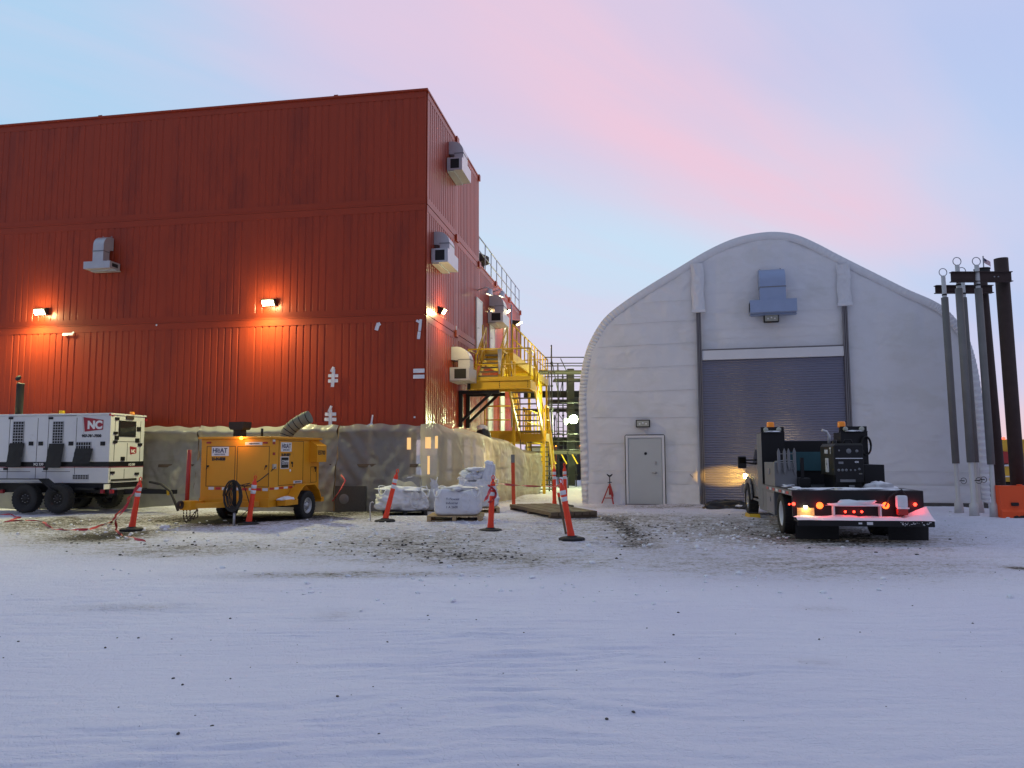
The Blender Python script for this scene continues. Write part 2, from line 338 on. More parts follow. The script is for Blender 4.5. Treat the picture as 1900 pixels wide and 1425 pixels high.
def ground():
    xs = np.concatenate([-16-np.geomspace(.12, 900, 46)[::-1], np.arange(-16, 16.01, .075), 16+np.geomspace(.12, 900, 46)])
    ys = np.concatenate([-np.geomspace(.3, 120, 22)[::-1]+1.8, np.arange(2.0, 7, .02), np.arange(7, 12, .035), np.arange(12, 26, .075), 26+np.geomspace(.1, 1200, 60)])
    gx, gy = np.meshgrid(xs, ys); gz = terrain(gx, gy)
    v = np.stack([gx.ravel(), gy.ravel(), gz.ravel()], 1); nx = len(xs); ny = len(ys)
    i = np.arange(nx-1); j = np.arange(ny-1); ii, jj = np.meshgrid(i, j); a = (jj*nx+ii).ravel()
    f = np.stack([a, a+1, a+nx+1, a+nx], 1)
    me = bpy.data.meshes.new('snow_ground'); me.vertices.add(len(v)); me.vertices.foreach_set('co', v.ravel())
    me.loops.add(f.size); me.loops.foreach_set('vertex_index', f.ravel().astype(np.int32))
    me.polygons.add(len(f)); me.polygons.foreach_set('loop_start', np.arange(0, f.size, 4, dtype=np.int32)); me.polygons.foreach_set('loop_total', np.full(len(f), 4, dtype=np.int32))
    me.update(calc_edges=True); me.polygons.foreach_set('use_smooth', np.ones(len(f), bool))
    d = np.zeros_like(gx)
    for b in DM: d = d+blob(gx, gy, *b)
    at = me.attributes.new('dirt', 'FLOAT', 'POINT'); at.data.foreach_set('value', np.clip(d, 0, 1.5).ravel().astype(np.float32))
    o = bpy.data.objects.new('snow_ground', me); C.objects.link(o); o['kind'] = 'structure'
    m = bpy.data.materials.new('snow_and_dirt'); m.use_nodes = True; t = m.node_tree; n = t.nodes; l = t.links; p = n['Principled BSDF']
    tcn = n.new('ShaderNodeTexCoord'); P = tcn.outputs['Object']
    def tn(sc, det, st=None, ro=.6):
        q = n.new('ShaderNodeTexNoise'); q.inputs['Scale'].default_value = sc; q.inputs['Detail'].default_value = det; q.inputs['Roughness'].default_value = ro
        if st:
            mp = n.new('ShaderNodeMapping'); mp.inputs['Scale'].default_value = st; l.new(P, mp.inputs[0]); l.new(mp.outputs[0], q.inputs[0])
        else: l.new(P, q.inputs[0])
        return q.outputs[0]
    def mr(v, a, b, c=0, d_=1):
        q = n.new('ShaderNodeMapRange'); l.new(v, q.inputs[0]); q.inputs[1].default_value = a; q.inputs[2].default_value = b; q.inputs[3].default_value = c; q.inputs[4].default_value = d_; return q.outputs[0]
    def mm(op, a, b):
        q = n.new('ShaderNodeMath'); q.operation = op
        for i_, v_ in enumerate((a, b)):
            if isinstance(v_, (int, float)): q.inputs[i_].default_value = v_
            else: l.new(v_, q.inputs[i_])
        return q.outputs[0]
    def mc(f_, a, b):
        q = n.new('ShaderNodeMix'); q.data_type = 'RGBA'; l.new(f_, q.inputs[0])
        for i_, v_ in ((6, a), (7, b)):
            if isinstance(v_, tuple): q.inputs[i_].default_value = (*v_, 1)
            else: l.new(v_, q.inputs[i_])
        return q.outputs[2]
    atn = n.new('ShaderNodeAttribute'); atn.attribute_name = 'dirt'; D_ = atn.outputs['Fac']
    fine = tn(13, 9, (1, 1.9, 1), .74); mid = tn(2.2, 7, (1, 1.8, 1)); big = tn(.5, 4)
    # packed dirty snow, then bare gravel, thresholds driven by the dirt attribute
    s1 = mm('ADD', mm('MULTIPLY', fine, .72), mm('MULTIPLY', mid, .28))
    g1 = mr(mm('ADD', s1, mm('MULTIPLY', D_, .22)), .56, .66)
    g2 = mr(mm('ADD', s1, mm('MULTIPLY', D_, .23)), .66, .71)
    col = mc(mr(big, .35, .65), (.77, .755, .86), (.81, .80, .885))
    col = mc(mm('MULTIPLY', g1, mr(D_, 0.02, .3)), col, (.42, .38, .33))
    col = mc(mm('MULTIPLY', g2, mr(D_, 0.02, .25)), col, (.055, .048, .04))
    l.new(col, p.inputs['Base Color']); p.inputs['Roughness'].default_value = .8; p.inputs['Specular IOR Level'].default_value = .15
    rip = tn(3.0, 9, (.6, 4.4, 1), .7); gr = tn(60, 5); tr_ = tn(11, 8, (1, 1.3, 1), .75)
    q = n.new('ShaderNodeTexVoronoi'); q.feature = 'DISTANCE_TO_EDGE'; q.inputs['Scale'].default_value = 9
    wn = n.new('ShaderNodeTexNoise'); wn.inputs['Scale'].default_value = 5; wn.inputs['Detail'].default_value = 4; l.new(P, wn.inputs[0])
    vm = n.new('ShaderNodeVectorMath'); vm.operation = 'MULTIPLY_ADD'; vm.inputs[1].default_value = (.45, .45, .45); l.new(wn.outputs['Color'], vm.inputs[0]); l.new(P, vm.inputs[2]); l.new(vm.outputs[0], q.inputs['Vector'])
    chop = mr(q.outputs['Distance'], 0, .12)
    wk = mr(D_, .0, .30)
    hgt = mm('ADD', mm('MULTIPLY', rip, .55), mm('ADD', mm('MULTIPLY', gr, .10), mm('MULTIPLY', mm('ADD', mm('MULTIPLY', tr_, 1.3), mm('MULTIPLY', chop, .30)), mr(wk, 0, 1, .22, 1))))
    b = n.new('ShaderNodeBump'); b.inputs['Strength'].default_value = .9; b.inputs['Distance'].default_value = .05; l.new(hgt, b.inputs['Height']); l.new(b.outputs[0], p.inputs['Normal'])
    me.materials.append(m)
    return o
DM = [(900, 985, 1100, 40, .24), (330, 960, 330, 22, .25), (1400, 985, 420, 38, .20), (750, 1010, 190, 26, .40), (860, 1035, 150, 14, .34), (1165, 985, 24, 26, .42), (1170, 1010, 34, 10, .35), (190, 995, 90, 12, .95), (90, 972, 160, 16, .55), (500, 960, 170, 10, .9), (440, 965, 90, 8, .9), (330, 1020, 160, 12, .45),
      (1350, 975, 230, 26, .22), (1560, 1000, 150, 14, .6), (1250, 940, 200, 4, .45), (1500, 1050, 330, 25, .35), (1100, 960, 120, 8, .45), (700, 950, 120, 6, .6), (960, 930, 80, 4, .35), (1000, 1045, 120, 18, .25),
      (240, 1131, 110, 7, .2), (620, 1145, 45, 10, .15), (1515, 1232, 40, 7, .12), (1525, 1130, 50, 8, .12), (1890, 1055, 22, 4, .9), (640, 1068, 200, 6, .45)]
ground()
# scattered gravel
mb = MB(); icos = bmesh.new(); bmesh.ops.create_icosphere(icos, subdivisions=1, radius=1); iv = [v.co.copy() for v in icos.verts]; icf = [[v.index for v in f.verts] for f in icos.faces]; icos.free()
def stone(x, y, r):
    z = float(terrain(np.array([x]), np.array([y]))[0]); a = random.random()*6.3
    S = Matrix.Translation((x, y, z+r*.2)) @ Matrix.Rotation(a, 4, 'Z')
    mb.add([(v.x*r*random.uniform(.7, 1.4), v.y*r*random.uniform(.6, 1.2), v.z*r*random.uniform(.4, .8)) for v in iv], icf, False, S)
for u, v, ru, rv, k, c in ((750, 1015, 200, 22, 0, 150), (870, 1035, 130, 12, 0, 70), (1170, 990, 40, 24, 0, 110), (1330, 975, 230, 22, 0, 90), (1560, 1005, 180, 20, 0, 60), (300, 1010, 220, 18, 0, 60), (950, 1150, 950, 110, 0, 71), (1000, 1300, 900, 110, 0, 31)):
    for _ in range(c):
        uu = random.gauss(u, ru*.5) if c not in (71, 31) else random.uniform(0, 1900); vv = max(940, random.gauss(v, rv*.6)); g = G(uu, vv)
        stone(g.x, g.y, random.choice((.006, .009, .012, .016, .024)) * (.55 if c in (71, 31) else 1.15))
mb.build('gravel', mat('gravel_stone', (.07, .062, .055), .9, var=.3), None, 'stuff')

mb = MB()
for u, v, ru, rv, c in ((1350, 985, 260, 30, 330), (700, 985, 330, 26, 260), (200, 980, 220, 20, 140), (860, 966, 130, 8, 110), (1650, 965, 160, 14, 110), (1100, 950, 120, 8, 70), (950, 1080, 900, 40, 150)):
    for _ in range(c):
        g = G(random.gauss(u, ru*.55), max(941, random.gauss(v, rv*.55))); stone(g.x, g.y, random.choice((.012, .016, .022, .03, .045))*random.uniform(.7, 1.1))
mb.build('snow_clods', 'snowp', None, 'stuff')

# ---------------------------------------------------------------- red modular building
BX, DEP, PIT = BF, .034, .226
bld = thing('modular_building', 'tall red corrugated metal building of three stacked rows of modules behind the trailers', 'building', fr=BF)
ZB, Z2, Z3, ZT = 2.32, 5.60, 8.86, 12.28
MW = 2.74; XE = -7*MW; TE = [0, 3.63, 7.26, 10.66, 14.06, 17.46]
def corr(a0, a1, z0, z1, fn, dep=.013):
    mbx = MB(); n = max(1, round((a1-a0)/PIT)); p = (a1-a0)/n; pts = []
    for i in range(n):
        s = a0+i*p
        pts += [(s, dep) if i == 0 else (s+.018, 0), (s+.04 if i == 0 else s+.033, dep), (s+p-.033, dep), (s+p-.018, 0) if i < n-1 else (s+p, dep)]
    k = len(pts); vs = [fn(a, o, z0) for a, o in pts]+[fn(a, o, z1) for a, o in pts]
    mbx.add(vs, [(i, i+1, k+i+1, k+i) for i in range(k-1)]); return mbx
fF = lambda a, o, z: (a, -o, z)
fS = lambda a, o, z: (o, a, z)
levels = [(ZB, Z2), (Z2, Z3), (Z3, ZT)]
for li, (z0, z1) in enumerate(levels):
    for i in range(7):
        x1 = -i*MW; x0 = x1-MW
        rb = .20; rt = .20
        p = corr(x0+.05, x1-.05, z0+rb, z1-rt, fF).build('wall_panel', 'red', bld)
        f = MB()
        f.box((x0+.0004, -.024, z0+.003), (x1-.0004, .05, z0+rb)); f.box((x0+.0004, -.021, z1-rt), (x1-.0004, .05, z1-.004))
        f.box((x0+.0004, -.016, z0+rb), (x0+.05, .05, z1-rt)); f.box((x1-.05, -.016, z0+rb), (x1-.0004, .05, z1-rt))
        f.box((x0+.0004, -.029, z0+.05), (x1-.0004, -.0242, z0+.064))
        f.build('module_frame', 'redtrim', bld)
    nt_ = 2 if li == 2 else 5
    for i in range(nt_):
        y0, y1 = TE[i], TE[i+1]
        corr(y0+.12, y1-.10, z0+.22, z1-.20, fS, .034).build('wall_panel', 'red', bld)
        f = MB()
        f.box((-.05, y0+.006 if i else .058, z0+.012), (.045, y1-.006, z0+.22)); f.box((-.05, y0+.006 if i else .058, z1-.20), (.040, y1-.006, z1-.012))
        f.box((-.05, y0+.006 if i else .058, z0+.22), (.038, y0+.12, z1-.20)); f.box((-.05, y1-.10, z0+.22), (.038, y1-.006, z1-.20))
        f.build('module_frame', 'redtrim', bld)
        c = MB(); c.box((.038, y1-.16, z1-.13), (.10, y1+.14 if i < nt_-1 else y1+.02, z1+.10), .01); c.build('corner_casting', 'redtrim', bld)
b = MB(); b.box((XE, .06, ZB+.01), (-.06, 7.2, ZT-.05)); b.box((XE, 7.2, ZB+.01), (-.06, 17.4, Z3-.05)); b.build('core', 'redtrim', bld)
b = MB(); b.box((XE-.02, -.07, ZT-.006), (.065, 7.3, ZT+.05)); b.box((XE-.02, 7.31, Z3-.006), (.065, 17.5, Z3+.05)); b.build('roof', 'redtrim', bld)
b = MB(); b.box((XE, .15, .0), (-.3, 16.5, .3)); 
for i in range(7):
    for yy in (1, 8, 16): b.box((-i*MW-1.2, yy, .3), (-i*MW-.8, yy+.4, ZB))
b.build('foundation', 'blackm', bld)
for u, v in ((182, 213), (621, 176)):
    q = BX.pl(u, v, 'y', 0); b = MB(); b.tube([(q.x-.06, .1, ZT+.04), (q.x-.05, .1, ZT+.15), (q.x+.05, .1, ZT+.15), (q.x+.06, .1, ZT+.04)], .022); b.build('lifting_lug', 'redtrim', bld)
# doors on the side
for (t0, z0, w, h) in ((6.75, 5.32, .92, 2.1), (9.3, 5.32, .92, 2.1), (12.6, 5.32, .92, 2.1), (8.9, 2.4, .92, 2.1), (11.6, 2.4, .92, 2.1)):
    b = MB(); b.box((.04, t0-.06, z0), (.09, t0, z0+h+.06)); b.box((.04, t0+w, z0), (.09, t0+w+.06, z0+h+.06)); b.box((.04, t0, z0+h), (.09, t0+w, z0+h+.06))
    b.build('door_frame', 'white', bld)
    d = MB(); d.box((.041, t0+.004, z0), (.075, t0+w-.004, z0+h-.004)); d = d.build('door', 'decal', bld)
    k = MB(); k.tube([(.075, t0+.1, z0+1), (.12, t0+.1, z0+1), (.12, t0+.2, z0+1)], .012); k.build('handle', 'steel', d)
def tape(u, v, strips, lab=None):
    q = BX.pl(u, v, 'y', -.06); b = MB()
    for k, (dx, dz, w, h, r) in enumerate(strips):
        T = Matrix.Translation((q.x+dx, -.052-k*.004, q.z+dz)) @ Matrix.Rotation(r, 4, 'Y')
        b.grid(lambda a, c: tuple(T @ Vector(((a-.5)*w, -.008*math.sin(a*9+c*4), (c-.5)*h))), 6, 4)
    return b.build('tape_patch', 'tape', bld)
tape(618, 697, [(-.0, 0, .30, .09, .02), (.0, -.15, .30, .10, -.02), (0, -.07, .10, .52, .05), (-.02, .18, .09, .16, .5)])
tape(613, 773, [(0, .07, .34, .10, 0), (0, -.08, .36, .10, .02), (0, -.05, .10, .5, 0), (0, -.30, .20, .09, .1), (-.01, .22, .08, .2, .4)])
tape(700, 606, [(0, 0, .11, .22, .3), (.05, .07, .10, .09, 1.0)])
tape(777, 602, [(0, .08, .17, .07, .5), (.04, -.02, .08, .34, .1)])
tape(777, 622, [(0, 0, .09, .22, .1)])
tape(777, 693, [(0, .08, .33, .12, 0), (0, -.09, .33, .11, 0)])
tape(688, 782, [(.03, .05, .05, .28, .15), (-.03, -.10, .19, .07, -.4)])
tape(125, 620, [(0, 0, .36, .08, -.03), (.18, .03, .10, .06, -.8)])
tape(769, 774, [(0, 0, .05, .05, 0)])
tape(290, 603, [(0, 0, .05, .05, .4)])
for j in range(2):
    b = MB(); b.tube([(.05, TE[j+1]-.02, Z2+.25-.1*k) for k in range(4)], .02); b.build('connector', 'tape', bld)
# rooftop railing over the rear part
rr = thing('roof_railing', 'thin galvanised guard railing along the lower roof edge of the red building', 'railing', fr=BF)
b = MB(); zr = Z3+.05
for z in (.55, 1.1): b.tube([(.0, 7.35, zr+z), (.0, 17.4, zr+z)], .022, 6)
b.build('rail', 'galv', rr)
for k in range(9): b = MB(); b.tube([(.0, 7.4+k*1.24, zr), (.0, 7.4+k*1.24, zr+1.1)], .022, 6); b.build('post', 'galv', rr)
# a dark roof ventilator behind the rail
rv = thing('roof_ventilator', 'dark drum shaped ventilator on the lower roof behind the railing', 'ventilator', tuple(BF.o+BF.ex*-.5+BF.ey*9.4+Vector((0, 0, zr))))
b = MB(); b.lathe([(0, .0), (.3, .0), (.3, .5), (.5, .55), (.5, .8), (.2, .95), (0, .95)], 16); b.build('drum', 'rust', rv)
b = MB(); b.lathe([(.31, .1), (.33, .1), (.33, .18), (.31, .18)], 16); b.build('band', 'galv', rv)

# ---------------------------------------------------------------- vent hoods
def hood(name, label, fr, pos, face, w, h, bw, bh, dep, mt='galv', grp='sheet metal vent hoods on the walls'):
    # local: x along the wall, -y outwards, z up; pos = bottom centre on the wall
    t = thing(name, label, 'vent hood', group=grp)
    P = fr.o+fr.ex*pos[0]+fr.ey*pos[1]+Vector((0, 0, pos[2])); t.location = P; t.rotation_euler = (0, 0, fr.a+face)
    b = MB(); r = dep*.75; prof = [(0, bh), (-dep, bh), (-dep, h-r)]
    for k in range(1, 9): a = k/8*math.pi/2; prof.append((-dep+r-r*math.cos(a), h-r+r*math.sin(a)))
    prof += [(0, h), (0, h-.42*dep/.5), (-dep*.35, h-.47*dep/.5), (-dep*.42, bh+.02)]
    prof = [(0, h), (0, h*.62), (-dep*.38, h*.60), (-dep*.38, bh)]+[(-dep, bh), (-dep, h-r)]+[(-dep+r-r*math.cos(k/8*math.pi/2), h-r+r*math.sin(k/8*math.pi/2)) for k in range(1, 9)]
    b.prism(prof, lambda p, q, ww: (ww, p, q), -w/2, w/2); b.build('elbow_duct', mt, t)
    b = MB(); zz = bh+(h-bh)*.38; b.box((-w/2-.012, -dep-.012, zz), (w/2+.012, -dep*.36, zz+.028)); b.build('joint_strap', 'greyb', t)
    b = MB()
    b.prism([(-bw/2, 0), (bw/2, 0), (bw/2, bh), (w/2+.02, bh), (-w/2-.02, bh), (-bw/2, bh)], lambda p, q, ww: (p, ww, q), -dep-.04, -.02); b.build('outlet_box', mt, t)
    for s in (-1, 1):
        b = MB(); b.box((s*bw/2, -dep+.06, .06), (s*(bw/2+.006), -dep*.28, bh-.05)); b.build('end_opening', 'dark', t)
    b = MB(); b.box((-bw/2+.05, -dep*.5, -.03), (bw/2+.03, .0-.01, -.004)); b.build('drip_tray', mt, t)
    for s in (-1, 1):
        b = MB(); b.tube([(s*w*.4, -.05, h), (s*w*.4, -.05, h+.05), (s*w*.4-.03, -.05, h+.06)], .012, 6); b.build('lifting_eye', 'steel', t)
    return t
q0 = BX.pl(176, 497, 'y', -.55); q1 = BX.pl(180, 432, 'y', -.3)
hood('vent_hood', 'lone grey vent hood on the front of the red building above the left lamp', BF, (q0.x+.02, -.03, q0.z), 0, .36, 1.05, .90, .22, .44)
def side_hood(label, u0, vb, vt, L_=1.3, w=.62, dep=.48):
    a = BX.pl(u0, vb, 'x', .05); zt = BX.pl(u0+16, vt, 'x', .35); 
    hood('vent_hood', label, BF, (.035, a.y+L_/2, a.z), math.pi/2, w, (zt.z-a.z), L_, .42, dep)
side_hood('topmost grey vent hood on the side wall of the red building near its roof', 829, 316, 252)
side_hood('grey vent hood on the middle row of the red side wall, below the topmost one', 800, 487, 420, 1.3)
side_hood('pale vent hood on the red side wall just left of the yellow stair landing', 834, 706, 640, 1.1, .55, .62)
side_hood('small boxy vent hood high above the yellow walkway beside the two wall lamps', 905, 598, 545, 1.5, .7, .6)

# ---------------------------------------------------------------- wall lamps
def wall_lamp(label, fr, pos, face, warm='lampW', col=(1, .97, .44), out=.18, e1=330, e2=14, size=.26, grp='lit lamps on the red building'):
    t = thing('wall_lamp', label, 'lamp', group=grp); P = fr.o+fr.ex*pos[0]+fr.ey*pos[1]+Vector((0, 0, pos[2])); t.location = P; t.rotation_euler = (0, 0, fr.a+face)
    b = MB(); b.prism([(0, -.10), (-out*.5, -.10), (-out, .02), (-out, .07), (0, .12)], lambda p, q, w: (w, p, q), -size/2, size/2); b.build('housing', 'blackm', t)
    b = MB(); b.grid(lambda a, c: ((a-.5)*size*.92, -out*.5-.012-(c)*(out*.5)-.05*math.sin(math.pi*a), -.11+c*.13-.03*math.sin(math.pi*c)), 8, 6); b.build('lens', warm, t)
    lamp('AREA', e1, col, t, (0, -out-.12, -.06), (0, -.75, -.65), .25)
    lamp('POINT', e2, col, t, (0, -out-.16, -.04), None, .12)
    return t
WOR = (1, .62, .22)
for (u, v, lab) in ((500, 561, 'lit lamp on the front of the red building above the yellow heater'), (77, 578, 'lit lamp on the red front above the white generator')):
    q = BX.pl(u, v, 'y', -.1); wall_lamp(lab, BF, (q.x, -.035, q.z), 0, e1=300, e2=50, size=.38)
q = BX.pl(824, 576, 'x', .2); wall_lamp('lit lamp on the red side wall just right of the building corner', BF, (.035, q.y, q.z), math.pi/2, 'lampS', (1, .82, .36), e1=50, e2=45, size=.2)
for (u, v, lab) in ((939, 577, 'nearer lit lamp over the yellow walkway'), (961, 599, 'farther lit lamp over the yellow walkway')):
    q = BX.pl(u, v, 'x', .35); wall_lamp(lab, BF, (.035, q.y, q.z), math.pi/2, 'lampS', (1, .80, .36), .45, e1=50, e2=45)
for (u, v, lab) in ((903, 765, 'lower lit bulb by the door under the yellow landing'),):
    pass
for (u, v, lab) in ((908, 543, 'nearer round spotlight on the roof edge over the stairs'), (931, 547, 'farther round spotlight on the roof edge over the stairs')):
    q = BX.pl(u, v, 'x', .5); t = thing('spotlight', lab, 'spotlight', group='round spotlights at the roof edge'); t.location = BF.o+BF.ex*.5+BF.ey*q.y+Vector((0, 0, q.z)); t.rotation_euler = (0, 0, BF.a)
    b = MB(); b.lathe([(0, .16), (.07, .15), (.15, -.05), (.17, -.07), (.15, -.08), (0, -.02)], 14, Matrix.Rotation(.35, 4, 'Y')); b.build('shade', 'galv', t)
    b = MB(); b.lathe([(0, -.085), (.09, -.08), (.11, -.06), (0, -.05)], 12, Matrix.Rotation(.35, 4, 'Y')); b.build('lens', emat('lamp_spot', (1, .85, .6), 4), t)
    b = MB(); b.tube([(-.5, 0, .1), (-.1, 0, .22), (0, 0, .15)], .02, 6); b.build('arm', 'galv', t)

# ---------------------------------------------------------------- poly sheeting skirt round the foundation
sk = thing('plastic_skirting', 'wrinkled translucent plastic sheeting on a timber frame round the base of the red building', 'plastic sheeting', fr=BF)
def fold(a, z, s=0.0):
    return noise.noise(Vector((a*1.6+s, z*.7, s)))*.13+.07*abs(noise.noise(Vector((a*2.6+z*1.3, z*1.9-a*.6+s, 3))))+.05*abs(noise.noise(Vector((a*6+z*3, z*3.5-a*2, 7+s))))+.016*abs(noise.noise(Vector((a*15-z*8, z*11, 5+s))))
def skirt_front(x0, x1, lean, nm='sheet_panel', seed=0.0, roll=0.0, mt='sheet'):
    n = int(abs(x1-x0)/.045); mbx = MB()
    def fn(a, c):
        x = x0+(x1-x0)*a; z = c*2.42
        y = -.12-lean*(1-c)-fold(x, z, seed)*(.35+.65*math.sin(math.pi*min(1, c+.05)))
        ee = min(a, 1-a)*abs(x1-x0)
        y += .05*math.sin(ee*13+z*9)*math.exp(-ee*1.3)*(.25+c)          # pleats fanning out of the posts
        y -= roll*math.exp(-((c-.93)/.06)**2)
        zz = z+.03*math.sin(x*1.7+seed)*c+(.02*math.sin(x*9) if c > .98 else 0)
        return (x, y, zz)
    mbx.grid(fn, n, 44); return mbx.build(nm, mt, sk)
XP = BF.pl(621, 900, 'y', -.40).x; XQ = BF.pl(360, 900, 'y', -.40).x
skirt_front(-19, XQ-.01, .30, seed=9.0, roll=.25)
skirt_front(XQ+.01, XP-.01, .32, seed=1.0, roll=.24)
skirt_front(XP+.01, .02, .30, seed=4.0, roll=.10, mt='sheetc')
path = [Vector(p) for p in ((.02, -.42), (.35, .25), (.95, 1.5), (1.25, 3.5), (1.7, 5.5), (2.1, 7.0), (2.15, 8.2))]
def pth(a):
    L_ = [0]
    for i in range(len(path)-1): L_.append(L_[-1]+(path[i+1]-path[i]).length)
    s = a*L_[-1]
    for i in range(len(path)-1):
        if s <= L_[i+1]+1e-9:
            k = (s-L_[i])/(L_[i+1]-L_[i]); d = (path[i+1]-path[i]).normalized(); return path[i].lerp(path[i+1], k), Vector((d.y, -d.x)), s
mbx = MB()
def fn(a, c):
    P, n_, s = pth(a); top = 2.42-.10*max(0, s-2)*.5-(.25 if s > 5.6 else 0)*min(1, max(0, s-5.6)); z = min(c/.82, 1)*(top-.22)+max(0, c-.82)/.18*.22
    inn = (1-(1-c)**.5)*.0
    k = max(0, (c-.78)/.22)**1.6*.8*min(1, s/1.5)             # the sheet is drawn back to the wall over its top
    bul = .14*math.sin(math.pi*min(1, c*1.1))*abs(math.sin(s*1.6))+fold(s, z, 2)*.9
    Q = P.lerp(Vector((.25, P.y)), k)+n_*bul
    return (Q.x, Q.y, z+.05*math.sin(s*2.3)*c)
mbx.grid(fn, 220, 60); mbx.build('side_sheet', 'sheets', sk)
for x in (-18, -15.3, -12.6, -10.9, XQ, -5.0, XP, -1.55, -.35):
    b = MB(); b.beam((x, -.40, 0), (x, -.12, 2.36), .05, .05) if x in (XQ, XP) else b.beam((x, -.22, 0), (x, -.06, 2.3), .09, .05); b.build('post', 'woodl', sk)
for z in (.03, 1.25): b = MB(); b.beam((-19, -.36+z*.1, z+.03), (0, -.36+z*.1, z+.03), .05, .09); b.build('rail', 'wood', sk)
for a in (.12, .3, .47, .62, .8, .97):
    P, n_, s = pth(a); b = MB(); b.beam((P.x-n_.x*.1, P.y-n_.y*.1, 0), (P.x*.9, P.y, 2.1), .04, .04); b.build('post', 'wood', sk)
b = MB(); b.tube([(p.x-.04, p.y, 1.15) for p in path[1:]], .03, 6); b.build('rail', 'wood', sk)
b = MB(); b.box((XP+.85, -.10, .05), (XP+1.0, -.05, 2.0)); b.build('stud', 'woodl', sk)
b = MB(); b.box((-19, .25, .1), (-.3, .3, 2.3)); b.build('inner_board', 'wood', sk)
for (u0, v0, u1, v1) in ((755, 812, 762, 834), (789, 811, 799, 832), (807, 809, 812, 832), (793, 846, 797, 880)):
    a = BX.pl(u0, v1, 'y', -.5); c_ = BX.pl(u1, v0, 'y', -.5)
    b = MB(); b.box((a.x, -.50, a.z), (c_.x, -.47, c_.z)); fr_ = b.build('lit_opening', 'glowy', sk)
ga, gc = BF.pl(621, 940, 'y', -.62), BF.pl(678, 902, 'y', -.62)
b = MB(); b.box((ga.x, -.62, 0), (gc.x, -.52, gc.z)); b.build('heater_grille', mat('grille', (.10, .095, .085), .6, .3, var=.2, vs=30, bump=.5, bs=120), sk)
gq = BF.pl(638, 926, 'y', -.63)
b = MB(); b.lathe([(0, .006), (.13, .006), (.14, 0)], 24, Matrix.Translation((gq.x, -.622, gq.z)) @ Matrix.Rotation(math.pi/2, 4, 'X')); b.build('round_port', 'greyb', sk)
b = MB(); q = BX.pl(783, 897, 'y', -1.0); b.grid(lambda a, c: (-.9+a*1.3, -.9-.3*math.sin(a*3)*c, .55+.35*c*math.sin(a*3.1)+.04*math.sin(a*20)), 20, 8); b.build('loose_flap', 'sheet', sk)
lamp('POINT', 6, (1, .70, .35), sk, (-1.4, 1.0, 1.4), None, .2)
lamp('POINT', 70, (1, .80, .40), sk, (.3, 3.2, 1.3), None, .2)
lamp('POINT', 130, (1, .86, .42), sk, (2.6, 6.2, 3.3), None, .2)  # unseen lamp added outside to brighten the side sheeting
jb = thing('covered_bundle', 'dark bundle dusted with snow sitting on top of the plastic sheeting beside the stairs', 'bundle', tuple(BF.o+BF.ex*.85+BF.ey*4.2+Vector((0, 0, 2.15))))
def blobm(rx, ry, rz, seed, amp=.25, n=3, flat=None):
    bm = bmesh.new(); bmesh.ops.create_icosphere(bm, subdivisions=n, radius=1)
    b = MB(); vs = []
    for v in bm.verts:
        k = 1+amp*noise.noise(v.co*1.7+Vector((seed, 0, 0)))+amp*.35*noise.noise(v.co*5+Vector((0, seed, 0)))
        p = Vector((v.co.x*rx*k, v.co.y*ry*k, v.co.z*rz*k))
        if flat is not None and p.z < flat: p.z = flat
        vs.append(p)
    b.add(vs, [[v.index for v in f.verts] for f in bm.faces], True); bm.free(); return b
blobm(.26, .3, .36, 1).build('bundle', 'tarp', jb); x = blobm(.2, .22, .10, 3); o = x.build('snow_cap', 'snowp', jb); o.location = (-.05, 0, .32)

# ---------------------------------------------------------------- yellow stair tower
st = thing('stair_tower', 'yellow steel stairs and walkways bolted to the side of the red building', 'stairs', fr=BF)
def rail(pts, hh=1.05, posts=True, mid=True, nm='guard_rail', r=.03, n_posts=None):
    b = MB(); up = [Vector(p)+Vector((0, 0, hh)) for p in pts]; b.tube(up, r, 6)
    if mid: b.tube([Vector(p)+Vector((0, 0, hh*.5)) for p in pts], r*.8, 6)
    for i in range(len(pts)-1):
        a = Vector(pts[i]); c = Vector(pts[i+1]); k = max(1, round((c-a).length/1.0))
        for j in range(k+(1 if i == len(pts)-2 else 0)): p = a.lerp(c, j/k); b.tube([p, p+Vector((0, 0, hh))], r, 6)
    return b.build(nm, 'yellow', st)
def deck(x0, x1, y0, y1, z, nm='landing'):
    b = MB(); b.box((x0, y0, z-.30), (x1, y0+.07, z)); b.box((x0, y1-.07, z-.30), (x1, y1, z)); b.box((x0, y0+.07, z-.30), (x0+.07, y1-.07, z)); b.box((x1-.07, y0+.07, z-.30), (x1, y1-.07, z))
    b.box((x0-.02, y0-.06, z-.03), (x1+.02, y0, z+.0)); b.box((x0-.02, y0-.06, z-.30), (x1+.02, y0, z-.27)); b.box((x0, y0-.012, z+.01), (x1, y0+.0, z+.11)); o = b.build(nm, 'yellow', st)
    k = MB(); k.box((x0+.07, y0+.07, z-.06), (x1-.07, y1-.07, z-.02)); k.build('deck_plate', 'soffit', o)
    for i in range(int((y1-y0)/1.0)+1): k = MB(); k.box((x0+.08, y0+.3+i*1.0, z-.2), (x1-.08, y0+.36+i*1.0, z-.065)); k.build('cross_beam', 'yellow', o)
    return o
ZL, ZW, ZC = 4.05, 5.30, 2.36
deck(.35, 2.5, 3.95, 5.2, ZL); deck(.18, 1.5, 6.45, 17.3, ZW, 'walkway'); deck(.18, 2.55, 7.6, 8.7, ZC); deck(.18, 1.5, 8.72, 17.3, ZC, 'walkway')
